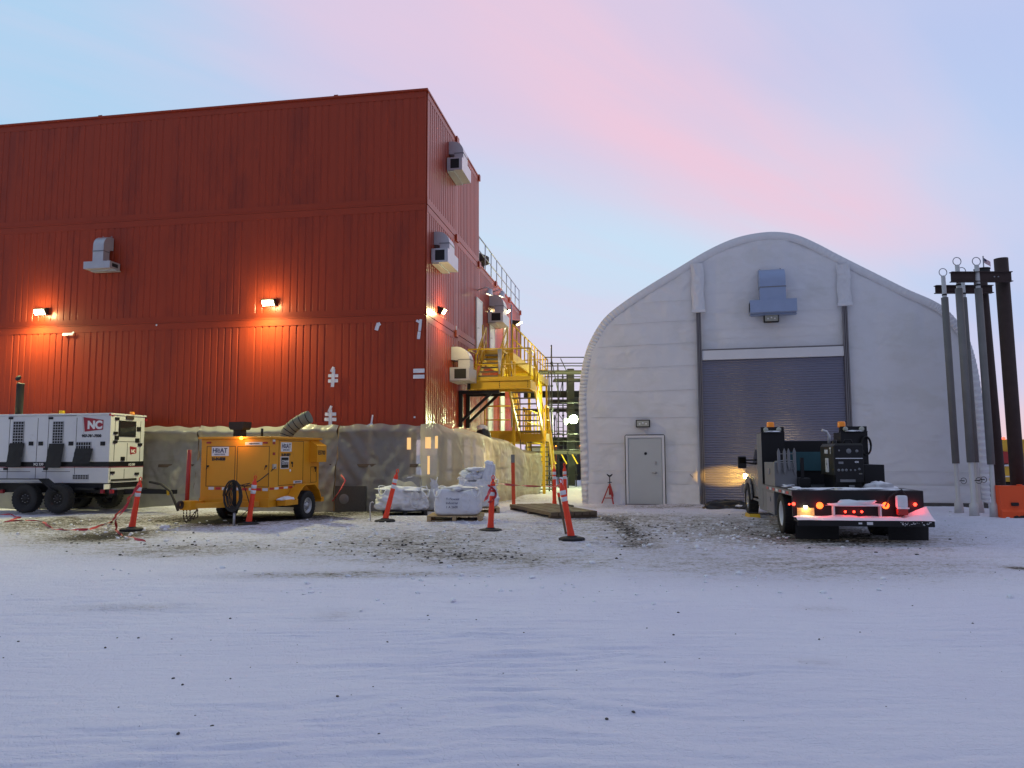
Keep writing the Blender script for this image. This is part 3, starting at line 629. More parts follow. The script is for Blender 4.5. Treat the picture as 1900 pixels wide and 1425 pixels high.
def flight(x0, x1, y0, z0, y1, z1, n):
    for x in (x0, x1): b = MB(); b.beam((x, y0, z0-.10), (x, y1, z1-.10), .05, .24); b.build('stringer', 'yellow', st)
    for i in range(n):
        k = (i+.5)/n; b = MB(); y = y0+(y1-y0)*k; z = z0+(z1-z0)*k; b.box((x0+.03, y-.13, z-.03), (x1-.03, y+.13, z)); b.box((x0+.03, y-.135, z-.045), (x1-.03, y-.128, z+.004)); b.build('tread', 'tread', st)
    for x in (x0, x1): rail([(x, y0, z0), (x, y1, z1)], .95, nm='stair_rail')
flight(.48, 1.28, 4.75, ZL, 6.45, ZW, 7); flight(1.55, 2.45, 5.2, ZL, 7.6, ZC, 9); flight(1.6, 2.5, 8.7, ZC, 11.0, .05, 12)
rail([(.38, 5.1, ZL), (.38, 3.98, ZL), (2.47, 3.98, ZL), (2.47, 5.2, ZL)]); rail([(1.47, 6.5, ZW), (1.47, 17.2, ZW), (.25, 17.2, ZW)]); rail([(.35, 6.5, ZW), (.35, 6.48, ZW)])
rail([(1.47, 4.2, ZL), (1.47, 5.2, ZL)]); rail([(1.45, 7.63, ZC), (.2, 7.63, ZC)]); rail([(1.5, 8.8, ZC), (1.5, 17.2, ZC)]); rail([(2.52, 7.65, ZC), (2.52, 8.65, ZC)])
for (x, y, z) in ((1.42, 7, ZW), (1.42, 11, ZW), (1.42, 15, ZW), (1.42, 17.1, ZW), (2.45, 7.7, ZC), (.3, 7.7, ZC)): b = MB(); b.beam((x, y, 0), (x, y, z-.3), .10, .10); b.build('column', 'yellow', st)
# black cantilever brackets
for y in (3.99, 5.1):
    b = MB(); b.box((.04, y, 2.5), (.17, y+.10, 3.72)); b.box((.17, y, 3.60), (1.42, y+.10, 3.72)); b.beam((.12, y+.05, 2.68), (1.15, y+.05, 3.62), .09, .09, (0, 1, 0)); b.build('bracket', 'black', st)
q = MB(); q.box((.37, 3.86, ZL-.31), (.47, 3.93, ZL-.02)); 
for x in (.42, 1.45, 2.4):
    for z in (.06, .12, .18, .24): q.lathe([(0, 0), (.014, 0), (.014, .012), (0, .012)], 8, Matrix.Translation((x, 3.945, ZL-z)) @ Matrix.Rotation(math.pi/2, 4, 'X'))
q.build('bolt_row', 'blackm', st)
b = MB()
for k in range(5): b.tube([(1.40+.03*k, 3.95, ZL+1.05), (1.42+.02*k, 3.92, ZL+.6-.03*k), (1.45+.03*math.sin(k), 3.90, ZL+.2)], .012, 6)
b.build('hose_bundle', 'galv', st)
x = blobm(.1, .1, .06, 5); o = x.build('snow_cap', 'snowp', st); o.location = (.95, 4.1, ZL+.02)
b = MB(); b.tube([(1.42, 6.55, ZC+.2), (1.42, 6.55, 7.1)], .03, 8); b.build('conduit', 'galv', st)

# ---------------------------------------------------------------- scaffold and pipe rack behind
scf = thing('scaffold', 'grey tube scaffold with plank decks standing between the stairs and the shelter', 'scaffold')
def sp(u, v, D): return AT(u, v, D)
for i, (u, v0, D) in enumerate(((1023, 640, 33), (1035, 675, 36), (1018, 715, 32.5), (1044, 690, 39), (1029, 770, 42), (1052, 690, 35.5), (1068, 775, 37))):
    a = sp(u, v0, D); b = MB(); b.tube([(a.x, a.y, 0), (a.x, a.y, a.z)], .032, 6)
    z = .5
    while z < a.z-.2: b.tube([(a.x, a.y, z), (a.x, a.y, z+.09)], .06, 6); z += 1.0
    b.build('standard', 'scaf', scf)
for (v, D) in ((663, 33), (674, 36), (679, 33), (699, 36), (747, 33), (757, 36), (800, 36), (806, 33), (835, 33), (742, 38), (752, 40), (812, 38), (819, 34)):
    a = sp(1010 if v < 700 else 1018, v, D); c_ = sp(1085, v, D); b = MB(); b.tube([a, (c_.x+.8, c_.y, c_.z)], .024, 6); b.build('ledger', 'scaf', scf)
for (v0, v1, D) in ((683, 690, 34), (701, 705, 36)):
    a = sp(1000 if v0 < 700 else 1028, v1, D); c_ = sp(1095, v0, D); b = MB()
    for k in range(4): b.box((a.x, D+k*.3, a.z), (c_.x, D+.27+k*.3, a.z+.07))
    b.build('plank_deck', 'plank', scf)
for (u0, v0, u1, v1, D) in ((1018, 690, 1024, 800, 33.4), (1040, 665, 1052, 690, 34), (1050, 760, 1066, 770, 36), (1022, 660, 1035, 725, 34), (1045, 700, 1028, 790, 37), (1030, 760, 1060, 800, 38)):
    b = MB(); b.tube([sp(u0, v0, D), sp(u1, v1, D)], .02, 6); b.build('brace', 'scaf', scf)
b = MB()
for k in range(8): a = sp(1033, 782+k*11, 37); b.tube([a, a+Vector((.32, 0, 0))], .014, 6)
for u in (1033,): a = sp(u, 775, 37); b.tube([(a.x, a.y, .1), a], .018, 6); b.tube([(a.x+.32, a.y, .1), a+Vector((.32, 0, 0))], .018, 6)
b.build('ladder', 'scaf', scf)
pr = thing('pipe_rack', 'heavy dark steel pipe frame with stacked beams behind the scaffold', 'pipe rack')
for (u, D, w, top) in ((1059, 38, .34, 684), (1070, 46, .3, 730)):
    a = sp(u, top, D); b = MB(); b.box((a.x-w/2, D, 0), (a.x+w/2, D+w, a.z)); b.build('column', mat('green_grey', (.06, .065, .05), .7), pr)
for (v0, v1, D) in ((725, 737, 38.4), (812, 827, 38.4), (758, 764, 38.8)):
    a = sp(972 if v0 < 800 else 1020, v1, D); c_ = sp(1100, v0, D); b = MB(); b.box((a.x, D, a.z), (c_.x, D+.4, c_.z)); b.build('beam', 'blackm', pr)
b = MB(); a = sp(1015, 746, 39.6)
for k in range(3): b.tube([(a.x, 39.6+k*.3, a.z+.02), (a.x+3, 39.6+k*.3, a.z+.02)], .09, 8)
b.build('pipe', 'scaf', pr)
# catwalk under floodlight
cw = thing('yellow_catwalk', 'narrow yellow catwalk beam crossing between the buildings at head height', 'catwalk')
a = sp(1022, 843, 35.5); c_ = sp(1100, 838, 35.5); b = MB(); b.box((a.x, 35.5, a.z), (c_.x, 36.3, a.z+.16)); b.build('deck', 'plank', cw)
b = MB(); 
for k in range(4): b.beam((a.x+.5*k, 35.55, a.z), (a.x+.5*k+.25, 35.55, a.z-.45), .05, .05)
b.build('truss', 'yellow', cw)
fl = AT(1064, 778, 33.5)
t = thing('floodlight', 'bright greenish white floodlight between the stairs and the shelter', 'floodlight', tuple(fl))
b = MB(); b.box((-.20, .02, -.16), (.20, .18, .16), .02); b.build('housing', 'blackm', t)
b = MB(); b.lathe([(0, .05), (.12, .04), (.19, 0)], 18, Matrix.Translation((0, .01, 0)) @ Matrix.Rotation(math.pi/2, 4, 'X')); b.build('lens', 'lampG', t)
b = MB(); b.tube([(0, .1, .1), (0, .4, .2), (0, 4.4, .3)], .02, 6); b.build('arm', 'scaf', t)
lamp('POINT', 520, (.82, 1, .50), t, (-.05, -.35, -.05), None, .12)
q = AT(1051, 782, 36.5); t = thing('floodlight', 'small glowing fitting added for the reflection of the bright greenish floodlight, just left of it', 'floodlight', tuple(q))  # glowing lens added to stand for the floodlight's reflection
b = MB(); b.box((-.10, .02, -.14), (.10, .12, .14), .02); b.build('housing', 'blackm', t)
b = MB(); b.lathe([(0, .03), (.07, .03), (.10, 0)], 16, Matrix.Scale(1.5, 4, (0, 0, 1)) @ Matrix.Translation((0, .01, 0)) @ Matrix.Rotation(math.pi/2, 4, 'X')); b.build('lens', 'lampG', t)
# things seen far behind, under the scaffold
t = thing('orange_container', 'orange site container seen low between the stairs and the shelter', 'container', tuple(Vector((AT(1062, 900, 52).x, 52, 0))))
b = MB(); b.box((-1.6, 0, .5), (2.5, 2.4, 2.5), .05); b.build('body', mat('container_orange', (.45, .13, .03), .5, var=.2), t)
b = MB(); b.box((-.9, -.03, 1.2), (-.2, -.01, 1.6)); b.build('window', 'glass', t)
b = MB(); b.box((-1.6, .2, .0), (2.5, 2.2, .48)); b.build('skid', 'blackm', t)
t = thing('parked_loader', 'dark loader with amber lights parked far behind the stairs', 'loader', (AT(1050, 900, 46).x, 46, 0))
b = MB(); b.box((-1.6, 0, .55), (1.2, 2, 1.1), .08); b.box((-.4, .3, 1.1), (.6, 1.7, 2.1), .1); b.build('body', 'blackm', t)
for x in (-1.1, .7):
    b = MB(); b.lathe([(0, -.2), (.45, -.2), (.5, -.1), (.5, .1), (.45, .2), (0, .2)], 20, Matrix.Translation((x, 0, .5)) @ Matrix.Rotation(math.pi/2, 4, 'X')); b.build('wheel', 'rubber', t)
for x in (-.6, .9): b = MB(); b.lathe([(0, .06), (.06, .04), (.07, 0), (0, -.02)], 10, Matrix.Translation((x, -.1, 2.1)) @ Matrix.Rotation(math.pi/2, 4, 'X')); b.build('lamp', 'lampO', t)
t = thing('stacked_pallets', 'pale stacked crates wrapped in plastic behind the lower stair flight', 'crates', (AT(1000, 900, 39).x, 39, 0))
b = MB(); b.box((-.9, 0, .1), (.7, 1, 1.0), .04); b.build('lower_crate', 'bag', t); b = MB(); b.box((-.7, .1, 1.02), (.5, .9, 2.0), .04); b.build('upper_crate', 'bag', t)

# ---------------------------------------------------------------- white fabric shelter
tent = thing('fabric_shelter', 'large white fabric shelter with arched roof and grey roller door', 'shelter', fr=TF)
TPX = [(1082, 935), (1080, 880), (1077, 800), (1076, 740), (1079, 700), (1086, 662), (1098, 630), (1122, 592), (1158, 562), (1205, 531), (1258, 499), (1310, 468), (1355, 447), (1395, 436), (1437, 432), (1475, 437), (1512, 452), (1560, 477), (1620, 507), (1680, 537), (1730, 559), (1757, 577), (1785, 610), (1800, 640), (1813, 690), (1823, 760), (1830, 830), (1834, 900), (1837, 948)]
P2 = [TF.pl(u, v, 'y', 0) for u, v in TPX]; P2 = [(p.x, max(0.0, p.z)) for p in P2]; P2[0] = (P2[0][0], 0); P2[-1] = (P2[-1][0], 0)
def cr(pts, n=5):
    out = []
    for i in range(len(pts)-1):
        p0 = pts[max(i-1, 0)]; p1 = pts[i]; p2 = pts[i+1]; p3 = pts[min(i+2, len(pts)-1)]
        for k in range(n):
            t = k/n; out.append(tuple(.5*((2*b_)+(-a+c)*t+(2*a-5*b_+4*c-d)*t*t+(-a+3*b_-3*c+d)*t**3) for a, b_, c, d in zip(p0, p1, p2, p3)))
    out.append(pts[-1]); return out
PR = cr(P2, 4); PC = Vector((sum(p[0] for p in PR)/len(PR), 3.2))
arr = np.array(PR); apex = int(arr[:, 1].argmax())
def top_at(x):
    return float(np.interp(x, arr[:apex+1, 0] if x < arr[apex, 0] else arr[apex:, 0], arr[:apex+1, 1] if x < arr[apex, 0] else arr[apex:, 1]))
DL, DR_, DH = 1.835, 6.00, 4.49
xl, xr = arr[:, 0].min(), arr[:, 0].max()
def endwall(x0, x1, z0f, z1f, nm, seed, pull=1.0):
    nx = max(4, int((x1-x0)/.07)); nz = 90; mbx = MB()
    def fn(a, c):
        x = x0+(x1-x0)*a; z0 = z0f(x); z1 = z1f(x); z = z0+(z1-z0)*c
        ed = min((x-x0), (x1-x))
        w = noise.noise(Vector((x*.9, z*.5, seed)))*.05+noise.noise(Vector((x*3.1, z*1.3, seed+3)))*.016+noise.noise(Vector((x*9+z*4, z*7-x*3, seed)))*.006
        near_edge = math.exp(-max(0, z1-z)*1.2)
        w += .010*near_edge*math.sin(x*16+noise.noise(Vector((x*2, z, 1)))*5)
        w += .022*abs(noise.noise(Vector((x*2.2+z*1.2, z*1.5-x*.8, seed+9))))*(1.3 if seed == 1 else .6)+.012*abs(noise.noise(Vector((x*6-z*2, z*5+x*2, seed))))
        env = min(1, ed*3)*min(1, max(0, (z1-z))*3)
        return (x, -w*env*pull-.002, z)
    mbx.grid(fn, nx, nz); return mbx.build(nm, 'fabric', tent)
def arc_bounds(x, side):
    return top_at(x)
def lower(x):       # below the widest point the wall comes back in towards its foot
    return 0.0
iL = int(arr[:apex, 0].argmin()); iR = apex+int(arr[apex:, 0].argmax())
def lowL(x): return float(np.interp(-x, -arr[:iL+1, 0], arr[:iL+1, 1])) if x < arr[0, 0] else 0.0
def lowR(x): return 0.0
endwall(xl+.005, DL-.1, lowL, lambda x: top_at(x)-.005, 'end_wall', 1)
endwall(DL-.1, DR_+.1, lambda x: DH+.32, lambda x: top_at(x)-.005, 'gable_panel', 5)
endwall(DR_+.1, min(xr, arr[-1, 0])-.005, lambda x: 0, lambda x: top_at(x)-.005, 'end_wall', 9)
# roof and side cover: real depth behind the end wall
mbx = MB(); k = len(PR); TD = 20.0; ny = 14; vs = []
for j in range(ny+1):
    for i, (x, z) in enumerate(PR): vs.append((x, .004+TD*j/ny, z))
mbx.add(vs, [(j*k+i, j*k+i+1, (j+1)*k+i+1, (j+1)*k+i) for j in range(ny) for i in range(k-1)], True); mbx.build('roof_cover', 'fabric', tent)
b = MB(); b.prism(PR, lambda p, q, w: (p, w, q), TD, TD+.05); b.build('rear_wall', 'fabric', tent)
# wrapped and laced edge band round the arch
mbx = MB(); fine = cr(P2, 40); nF = len(fine); ring = []
for i, (x, z) in enumerate(fine):
    a = fine[max(i-1, 0)]; c_ = fine[min(i+1, nF-1)]; tx, tz = c_[0]-a[0], c_[1]-a[1]; l_ = math.hypot(tx, tz) or 1; nx_, nz_ = -tz/l_, tx/l_
    steep = abs(tz/l_); amp = .030*max(0, steep-.45)*1.8+.002
    s = i*.055*0+sum(0 for _ in ()) ; ph = (i*.9)
    wv = amp*math.sin(ph)
    bw = .20
    ring.append([(x+nx_*(.02), .10, z+nz_*.02), (x+nx_*.03, -.012-wv*.4, z+nz_*.03), (x+nx_*.022, -.028-wv, z+nz_*.022), (x-nx_*bw*.5, -.034-wv, z-nz_*bw*.5), (x-nx_*bw, -.034-wv*.5, z-nz_*bw), (x-nx_*(bw+.004), -.016, z-nz_*(bw+.02))])
vs = [p if p[2] > 0 else (p[0], p[1], 0) for r_ in ring for p in r_]
mbx.add(vs, [(i*6+j, (i+1)*6+j, (i+1)*6+j+1, i*6+j+1) for i in range(nF-1) for j in range(5)], True); mbx.build('edge_band', 'seam', tent)
# horizontal weld seams
for z in (1.02, 1.9, 2.75, 3.6, 4.35, 5.05, 5.75, 6.4):
    for (x0, x1) in (((xl+.35, DL-.15), (DR_+.15, xr-.35)) if z in (1.02,) else ((xl+.35, DL-.15),)):
        xs_ = [x for x in np.arange(x0, x1, .12) if top_at(x)-z > .35]
        if len(xs_) < 4: continue
        b = MB(); n_ = len(xs_)-1
        b.grid(lambda a, c: (xs_[0]+(xs_[-1]-xs_[0])*a, -.045-.007*math.sin(math.pi*c)-.005*math.sin(a*7+z), z+.022*c+.03*math.sin(a*2.2+z)), 30, 4); b.build('weld_seam', 'fabric', tent)
for z in (5.15, 5.45, 5.95, 6.6):
    b = MB(); b.grid(lambda a, c: (DL+.1+(DR_-DL-.2)*a, -.040-.004*math.sin(math.pi*c), z+.012*c), 20, 3); b.build('weld_seam', 'fabric', tent)
# base flap creases
for (x0, x1) in ((xl+.25, .02-.42), (.62+.02, DL-.16)):
    b = MB(); b.grid(lambda a, c: (x0+(x1-x0)*a, -.07-.03*(1-c)-.015*noise.noise(Vector((a*8+x0, c*4, 1))), .62*c+.01*math.sin(a*9)), 30, 12); b.build('base_flap', 'fabric', tent)
b = MB(); b.grid(lambda a, c: (DR_+.16+(xr-DR_-.6)*a, -.07-.05*(1-c)-.02*noise.noise(Vector((a*12, c*4, 1))), .14+.5*c), 40, 10); b.build('base_flap', 'fabric', tent)
b = MB()
nx = 70
for i in range(nx): x = DR_+.3+i*(xr-DR_-.4)/nx; b.box((x, -.16, 0), (x+.055, -.02, .15), 0)
b.box((DR_+.2, -.12, .0), (xr-.1, -.03, .12)); b.build('ribbed_base', 'concrete', tent)
# door frame posts with the tall multi-rail tracks, their fabric covers
for s, x0 in ((-1, DL), (1, DR_)):
    zt = 6.05; b = MB()
    for k, (dx, w) in enumerate(((-.105, .035), (-.055, .035), (-.005, .035))): 
        xx = x0+s*(-dx)*1; b.box((xx-w/2, -.16, 0), (xx+w/2, -.06, zt))
    b.build('door_track', 'track', tent)
    b = MB(); b.box((x0+s*.01, -.10, 0), (x0+s*.13, -.058, zt)); b.build('track_plate', 'blackm', tent)
    xt = x0+s*.06; zt2 = min(top_at(xt-.2), top_at(xt+.2))-.12
    b = MB(); b.grid(lambda a, c: (xt-.19+.38*a+(.012*math.sin(c*11) if a in (0, 1) else 0), -.10-.07*math.sin(a*3.1)**.5-.05*abs(noise.noise(Vector((a*3+c*2, c*7, x0))))-.02*abs(noise.noise(Vector((a*8, c*16-a*4, x0)))), zt-.05+(zt2-zt+.05)*c), 16, 30); b.build('fabric_flap', 'seam', tent)
    b = MB(); b.box((xt-.21, -.235, zt-.06), (xt+.21, -.15, zt+.03), .01); b.build('flap_hem', 'seam', tent)
b = MB(); b.box((DL+.02, -.13, DH), (DR_-.02, -.02, DH+.30), .01); b.build('door_header', 'seam', tent)
b = MB(); b.box((DL+.02, -.14, DH+.31), (DR_-.02, -.06, DH+.335)); b.build('header_strip', 'track', tent)
mbx = MB(); ns = int(DH/.075); prof = []
for i in range(ns):
    z = i*DH/ns
    for c in range(5): a = c/5; prof.append((-.02-.022*math.sin(math.pi*a), z+a*DH/ns))
prof.append((-.02, DH)); kk = len(prof); vs = [(DL, p, q) for p, q in prof]+[(DR_, p, q) for p, q in prof]
mbx.add(vs, [(i, kk+i, kk+i+1, i+1) for i in range(kk-1)], True); rd = mbx.build('roller_door', 'roller', tent)
b = MB(); b.box((DL+.05, -.07, .0), (DR_-.05, -.02, .09)); b.build('bottom_bar', 'track', rd)
# personnel door
a = TF.pl(1167, 937, 'y', -.1); c_ = TF.pl(1228, 812, 'y', -.1); x0, x1, zt = a.x, c_.x, c_.z; 
b = MB(); b.box((x0-.07, -.14, 0), (x0, -.02, zt+.07)); b.box((x1, -.14, 0), (x1+.07, -.02, zt+.07)); b.box((x0, -.14, zt), (x1, -.02, zt+.07)); b.build('door_frame', 'seam', tent)
b = MB(); b.tube([(x0-.085, -.13, 0), (x0-.085, -.13, zt+.06), (x0-.06, -.13, zt+.09), (x1+.06, -.13, zt+.09), (x1+.085, -.13, zt+.06), (x1+.085, -.13, 0)], .014, 6); b.build('door_gasket', 'blackm', tent)
b = MB(); b.box((x0+.012, -.12, .015), (x1-.012, -.05, zt-.012), .004); pd = b.build('personnel_door', 'door', tent)
q = TF.pl(1198, 841.5, 'y', -.12); b = MB(); b.lathe([(0, 0), (.042, 0), (.045, .01), (.03, .014), (0, .014)], 20, Matrix.Translation((q.x, -.12, q.z)) @ Matrix.Rotation(math.pi/2, 4, 'X')); b.build('peephole', 'black', pd)
q = TF.pl(1217, 877, 'y', -.12); b = MB(); b.lathe([(0, 0), (.03, 0), (.03, .05), (0, .05)], 12, Matrix.Translation((q.x, -.12, q.z)) @ Matrix.Rotation(math.pi/2, 4, 'X')); b.tube([(q.x+.02, -.16, q.z), (q.x-.12, -.17, q.z-.005)], .013, 8); b.build('handle', 'steel', pd)
q = TF.pl(1217, 858, 'y', -.12); b = MB(); b.lathe([(0, 0), (.03, 0), (.028, .03), (0, .03)], 12, Matrix.Translation((q.x, -.12, q.z)) @ Matrix.Rotation(math.pi/2, 4, 'X')); b.box((q.x-.01, -.15, q.z-.08), (q.x+.012, -.12, q.z-.03)); b.build('lock', 'steel', pd)
b = MB(); b.box((x0-.1, -.30, 0), (x1+.1, -.145, .025)); b.build('threshold', 'track', tent)
a = TF.pl(1280, 880, 'y', -.1); c_ = TF.pl(1286, 886, 'y', -.1); b = MB(); b.tube([(a.x, -.07, a.z), (c_.x, -.07, c_.z)], .008, 5); b.build('tie_scrap', 'blackm', tent)
q = TF.pl(1434, 581, 'y', -.4)
hood('vent_hood', 'blue grey vent hood on the gable of the white shelter above the roller door', TF, (q.x, -.07, q.z), 0, .75, 1.38, 1.34, .38, .55, 'galvb')
def fixture(u, v, label):
    q = TF.pl(u, v, 'y', -.15); t = thing('light_fixture', label, 'light fixture', group='unlit rectangular light fixtures on the shelter'); t.location = TF.o+TF.ex*q.x+TF.ey*-.08+Vector((0, 0, q.z)); t.rotation_euler = (0, 0, TF.a)
    b = MB(); b.box((-.22, -.13, -.12), (.22, .02, .12), .02); b.build('housing', 'blackm', t)
    b = MB(); b.box((-.19, -.142, -.09), (.19, -.128, .09), .01); ln = b.build('lens', 'lensoff', t)
    b = MB()
    for x in (-.1, 0, .1): b.lathe([(0, .008), (.022, .004), (.026, 0)], 10, Matrix.Translation((x, -.142, .02 if x == 0 else -.01)) @ Matrix.Rotation(math.pi/2, 4, 'X'))
    b.build('bulb', 'decal', ln)
fixture(1431, 591, 'unlit rectangular light fixture under the vent hood on the shelter gable'); fixture(1193, 786, 'unlit rectangular light fixture above the grey personnel door')

# ---------------------------------------------------------------- wheels
def wheel(parent, c, rad, w, rimr, side=-1, ax='x', rimcol='steel', name='wheel', tread_n=28, flat=False, dish=.5):
    # axis along local x; side = direction of the outer face
    T = Matrix.Translation(c) @ (Matrix.Rotation(math.pi/2*side, 4, 'Y') if ax == 'x' else Matrix.Rotation(math.pi/2*(1 if side < 0 else -1), 4, 'X'))
    b = MB(); h = w/2
    b.lathe([(rimr, -h*.8), (rimr+.02, -h), (rad*.86, -h*1.02), (rad*.955, -h*.93), (rad*.985, -h*.6), (rad*.985, h*.6), (rad*.955, h*.93), (rad*.86, h*1.02), (rimr+.02, h), (rimr, h*.8)], 40, T)
    for i in range(tread_n):
        a = 2*math.pi*i/tread_n
        for s, off in ((-1, 0), (1, .5)):
            aa = a+off*2*math.pi/tread_n; Rz = Matrix.Rotation(aa, 4, 'Z'); b.box((rad*.97, -.014*rad/.4-.006, s*h*.90), (rad+.001, .014*rad/.4+.006, s*h*.22), 0, T @ Rz)
    o = b.build(name, 'rubber', parent)
    r = MB(); r.lathe([(rimr, h*.82), (rimr-.018, h*.86), (rimr-.03, h*.7), (rimr*.82, h*.25), (rimr*.60, h*dish), (rimr*.38, h*dish), (rimr*.32, h*(dish+.35)), (0, h*(dish+.4))], 28, T)
    r.build('rim', rimcol, o)
    l_ = MB()
    for i in range(8):
        a = 2*math.pi*i/8; l_.lathe([(.013, 0), (.013, .025), (0, .03)], 6, T @ Matrix.Translation((rimr*.5*math.cos(a), rimr*.5*math.sin(a), h*dish)))
    l_.build('lug_nut', 'steel', o)
    return o

# ---------------------------------------------------------------- white generator trailer
GF = Frame(-10.95, 20.66, -.1673, .06)
gen = thing('generator_trailer', 'white enclosed generator on a black tandem axle trailer with a red flag logo', 'generator', fr=GF)
gz0, gz1, GL, GW = .78, 2.64, -4.3, 1.45
GP = lambda u, v, y=0.0: GF.pl(u, v, 'y', y)
b = MB(); b.box((GL, 0, gz0), (0, GW, gz1), .02); body = b.build('enclosure', 'white', gen)
b = MB(); b.box((GL-.03, -.03, gz1-.005), (.03, GW+.03, gz1+.045), .012); b.build('roof', 'white', gen)
def seamline(p, q, w=.012, y=-.004): b_ = MB(); b_.beam((p[0], y, p[1]), (q[0], y, q[1]), .008, w, (0, 1, 0) if False else (0, 0, 1)); return b_
sl = MB()
def vs_(x, z0, z1): sl.box((x-.006, -.004, z0), (x+.006, 0, z1))
def hs_(x0, x1, z): sl.box((x0, -.004, z-.006), (x1, 0, z+.006))
zbt = GP(100, 863).z
for u in (18, 70, 90, 142): x = GP(u, 800).x; vs_(x, gz0+.12, gz1-.07)
for u0, u1, v in ((18, 68, 772), (90, 142, 772), (0, 56, 875), (78, 130, 875)): hs_(GP(u0, v).x, GP(u1, v).x, GP(u0, v).z)
sl.build('door_seams', 'blackm', gen)
zs0, zs1 = GP(100, 866).z, GP(100, 857).z
b = MB(); b.box((GL, -.006, zs0), (.004, -.001, zs1)); b.box((.001, -.006, zs0), (.007, GW, zs1)); b.build('stripe', 'black', gen)
b = MB(); b.box((GL, -.007, zs0-.022), (.006, -.002, zs0-.006)); b.box((.002, -.006, zs0-.022), (.008, GW, zs0-.006)); b.build('red_stripe', 'crimson', gen)
def louvre(u0, v0, u1, v1):
    a = GP(u0, v1, -.01); c = GP(u1, v0, -.01); b_ = MB(); b_.box((a.x, -.008, a.z), (c.x, -.001, c.z)); o = b_.build('louvre', 'blackm', gen)
    g = MB(); n = max(2, int((c.z-a.z)/.07)); m2 = max(2, int((c.x-a.x)/.07))
    for i in range(n+1): z = a.z+(c.z-a.z)*i/n; g.box((a.x, -.020, z-.008), (c.x, -.009, z+.008))
    for i in range(m2+1): x = a.x+(c.x-a.x)*i/m2; g.box((x-.006, -.024, a.z), (x+.006, -.021, c.z))
    g.build('grille', 'galv', o)
louvre(23, 782, 45, 824); louvre(97, 782, 118, 823); louvre(141, 820, 169, 833); louvre(135, 881, 164, 889)
def blanket(u0, v0, u1, v1):
    a = GP(u0, v1, -.08); c = GP(u1, v0, -.08); b_ = MB()
    b_.grid(lambda p, q: (a.x+(c.x-a.x)*p+.03*(1-q)*(-1 if p < .5 else 1)*0, -.035-.10*(1-q)-.02*math.sin(p*3.14)-.015*noise.noise(Vector((p*4, q*5, u0))), a.z+(c.z-a.z)*q), 14, 20); b_.build('hanging_cover', 'blackm', gen)
blanket(13, 822, 43, 867); blanket(86, 823, 117, 868); blanket(136, 832, 170, 860)
for (u, v) in ((57, 823), (75, 823), (131, 823), (190, 823)):
    q = GP(u, v, -.02); b = MB(); b.box((q.x-.07, -.02, q.z-.055), (q.x+.07, -.001, q.z+.055), .006); b.build('latch', 'black', gen)
for (u, v) in ((18, 776), (92, 776), (8, 870), (82, 870)):
    q = GP(u, v, -.02); b = MB(); b.box((q.x-.03, -.03, q.z-.03), (q.x+.10, -.001, q.z+.03), .006); b.build('hinge', 'black', gen)
a = GP(160, 800, -.01); c = GP(192, 775, -.01); fl_ = MB()
fl_.add([(GP(155, 774, -.01).x, -.008, GP(155, 774, -.01).z), (GP(192, 779, -.01).x, -.008, GP(192, 779, -.01).z), (GP(191, 797, -.01).x, -.008, GP(191, 797, -.01).z), (GP(157, 801, -.01).x, -.008, GP(157, 801, -.01).z)], [(3, 2, 1, 0)])
fo = fl_.build('flag_logo', 'crimson', gen, fix=False)
b = MB(); p_, r_ = GP(153.5, 773, -.01), GP(154.5, 805, -.01); b.beam((p_.x, -.010, p_.z), (r_.x, -.010, r_.z), .004, .03, (0, 1, 0)); b.build('flag_pole', 'decal', fo)
q = GP(162, 795, -.01); text('NC', .29, 'flag_letters', 'txtw', fo, (q.x, -.011, q.z), (1, 0, 0), (0, 0, 1), .016, sx_=1.05)
q = GP(151.5, 811, -.01); text('907-786-7500', .10, 'phone_number', 'txtb', gen, (q.x, -.006, q.z), (1, 0, 0), (0, 0, 1), .006, sx_=1.05)
q = GP(61.5, 863.5, -.01); text('XQ 230', .095, 'unit_number', 'txtw', gen, (q.x, -.009, q.z), (1, 0, 0), (0, 0, 1), .002)
# end face (x=0 plane)
GE = lambda u, v: GF.pl(u, v, 'x', .01)
def ebox(u0, v0, u1, v1, nm, m_n, d=.012, par=None, bev=0):
    a = GE(u0, v1); c = GE(u1, v0); b_ = MB(); b_.box((.0005, a.y, min(a.z, c.z)), (d, c.y, max(a.z, c.z)), bev); return b_.build(nm, m_n, par or gen)
w_ = ebox(220, 782, 253, 810, 'window_gasket', 'black', .014, None, .004); ebox(222.5, 784, 250.5, 808, 'pane', 'glass', .017, w_)
for (u, v) in ((217, 777), (214, 803.5), (213, 820), (259, 825), (208, 877), (253, 879)): ebox(u-3, v-2.4, u+4, v+2.2, 'hinge', 'black', .03)
for (u, v) in ((217, 812), (255, 817), (258, 796), (228, 851)): ebox(u-4, v-3.5, u+3.5, v+4, 'latch', 'black', .02)
for (u, v) in ((205, 769), (210, 769.5), (271, 779)): ebox(u-2, v-1.5, u+2, v+2, 'marker_light', 'crimson', .02)
ebox(234, 772, 248, 778, 'marker_light', 'rust', .03)
ebox(206, 887, 253, 893, 'vent_slot', 'blackm', .015)
es = MB()
def ev(u, v0, v1): a = GE(u, v0); c = GE(u, v1); es.box((.0008, a.y-.006, c.z), (.006, a.y+.006, a.z))
def eh(u0, u1, v): a = GE(u0, v); c = GE(u1, v); es.box((.0009, a.y, a.z-.006), (.0065, c.y, a.z+.006))
ev(215, 775, 855); ev(262, 782, 858); ev(237, 822, 855); eh(215, 260, 819); ev(205, 868, 890); ev(231, 870, 888); es.build('door_seams', 'blackm', gen)
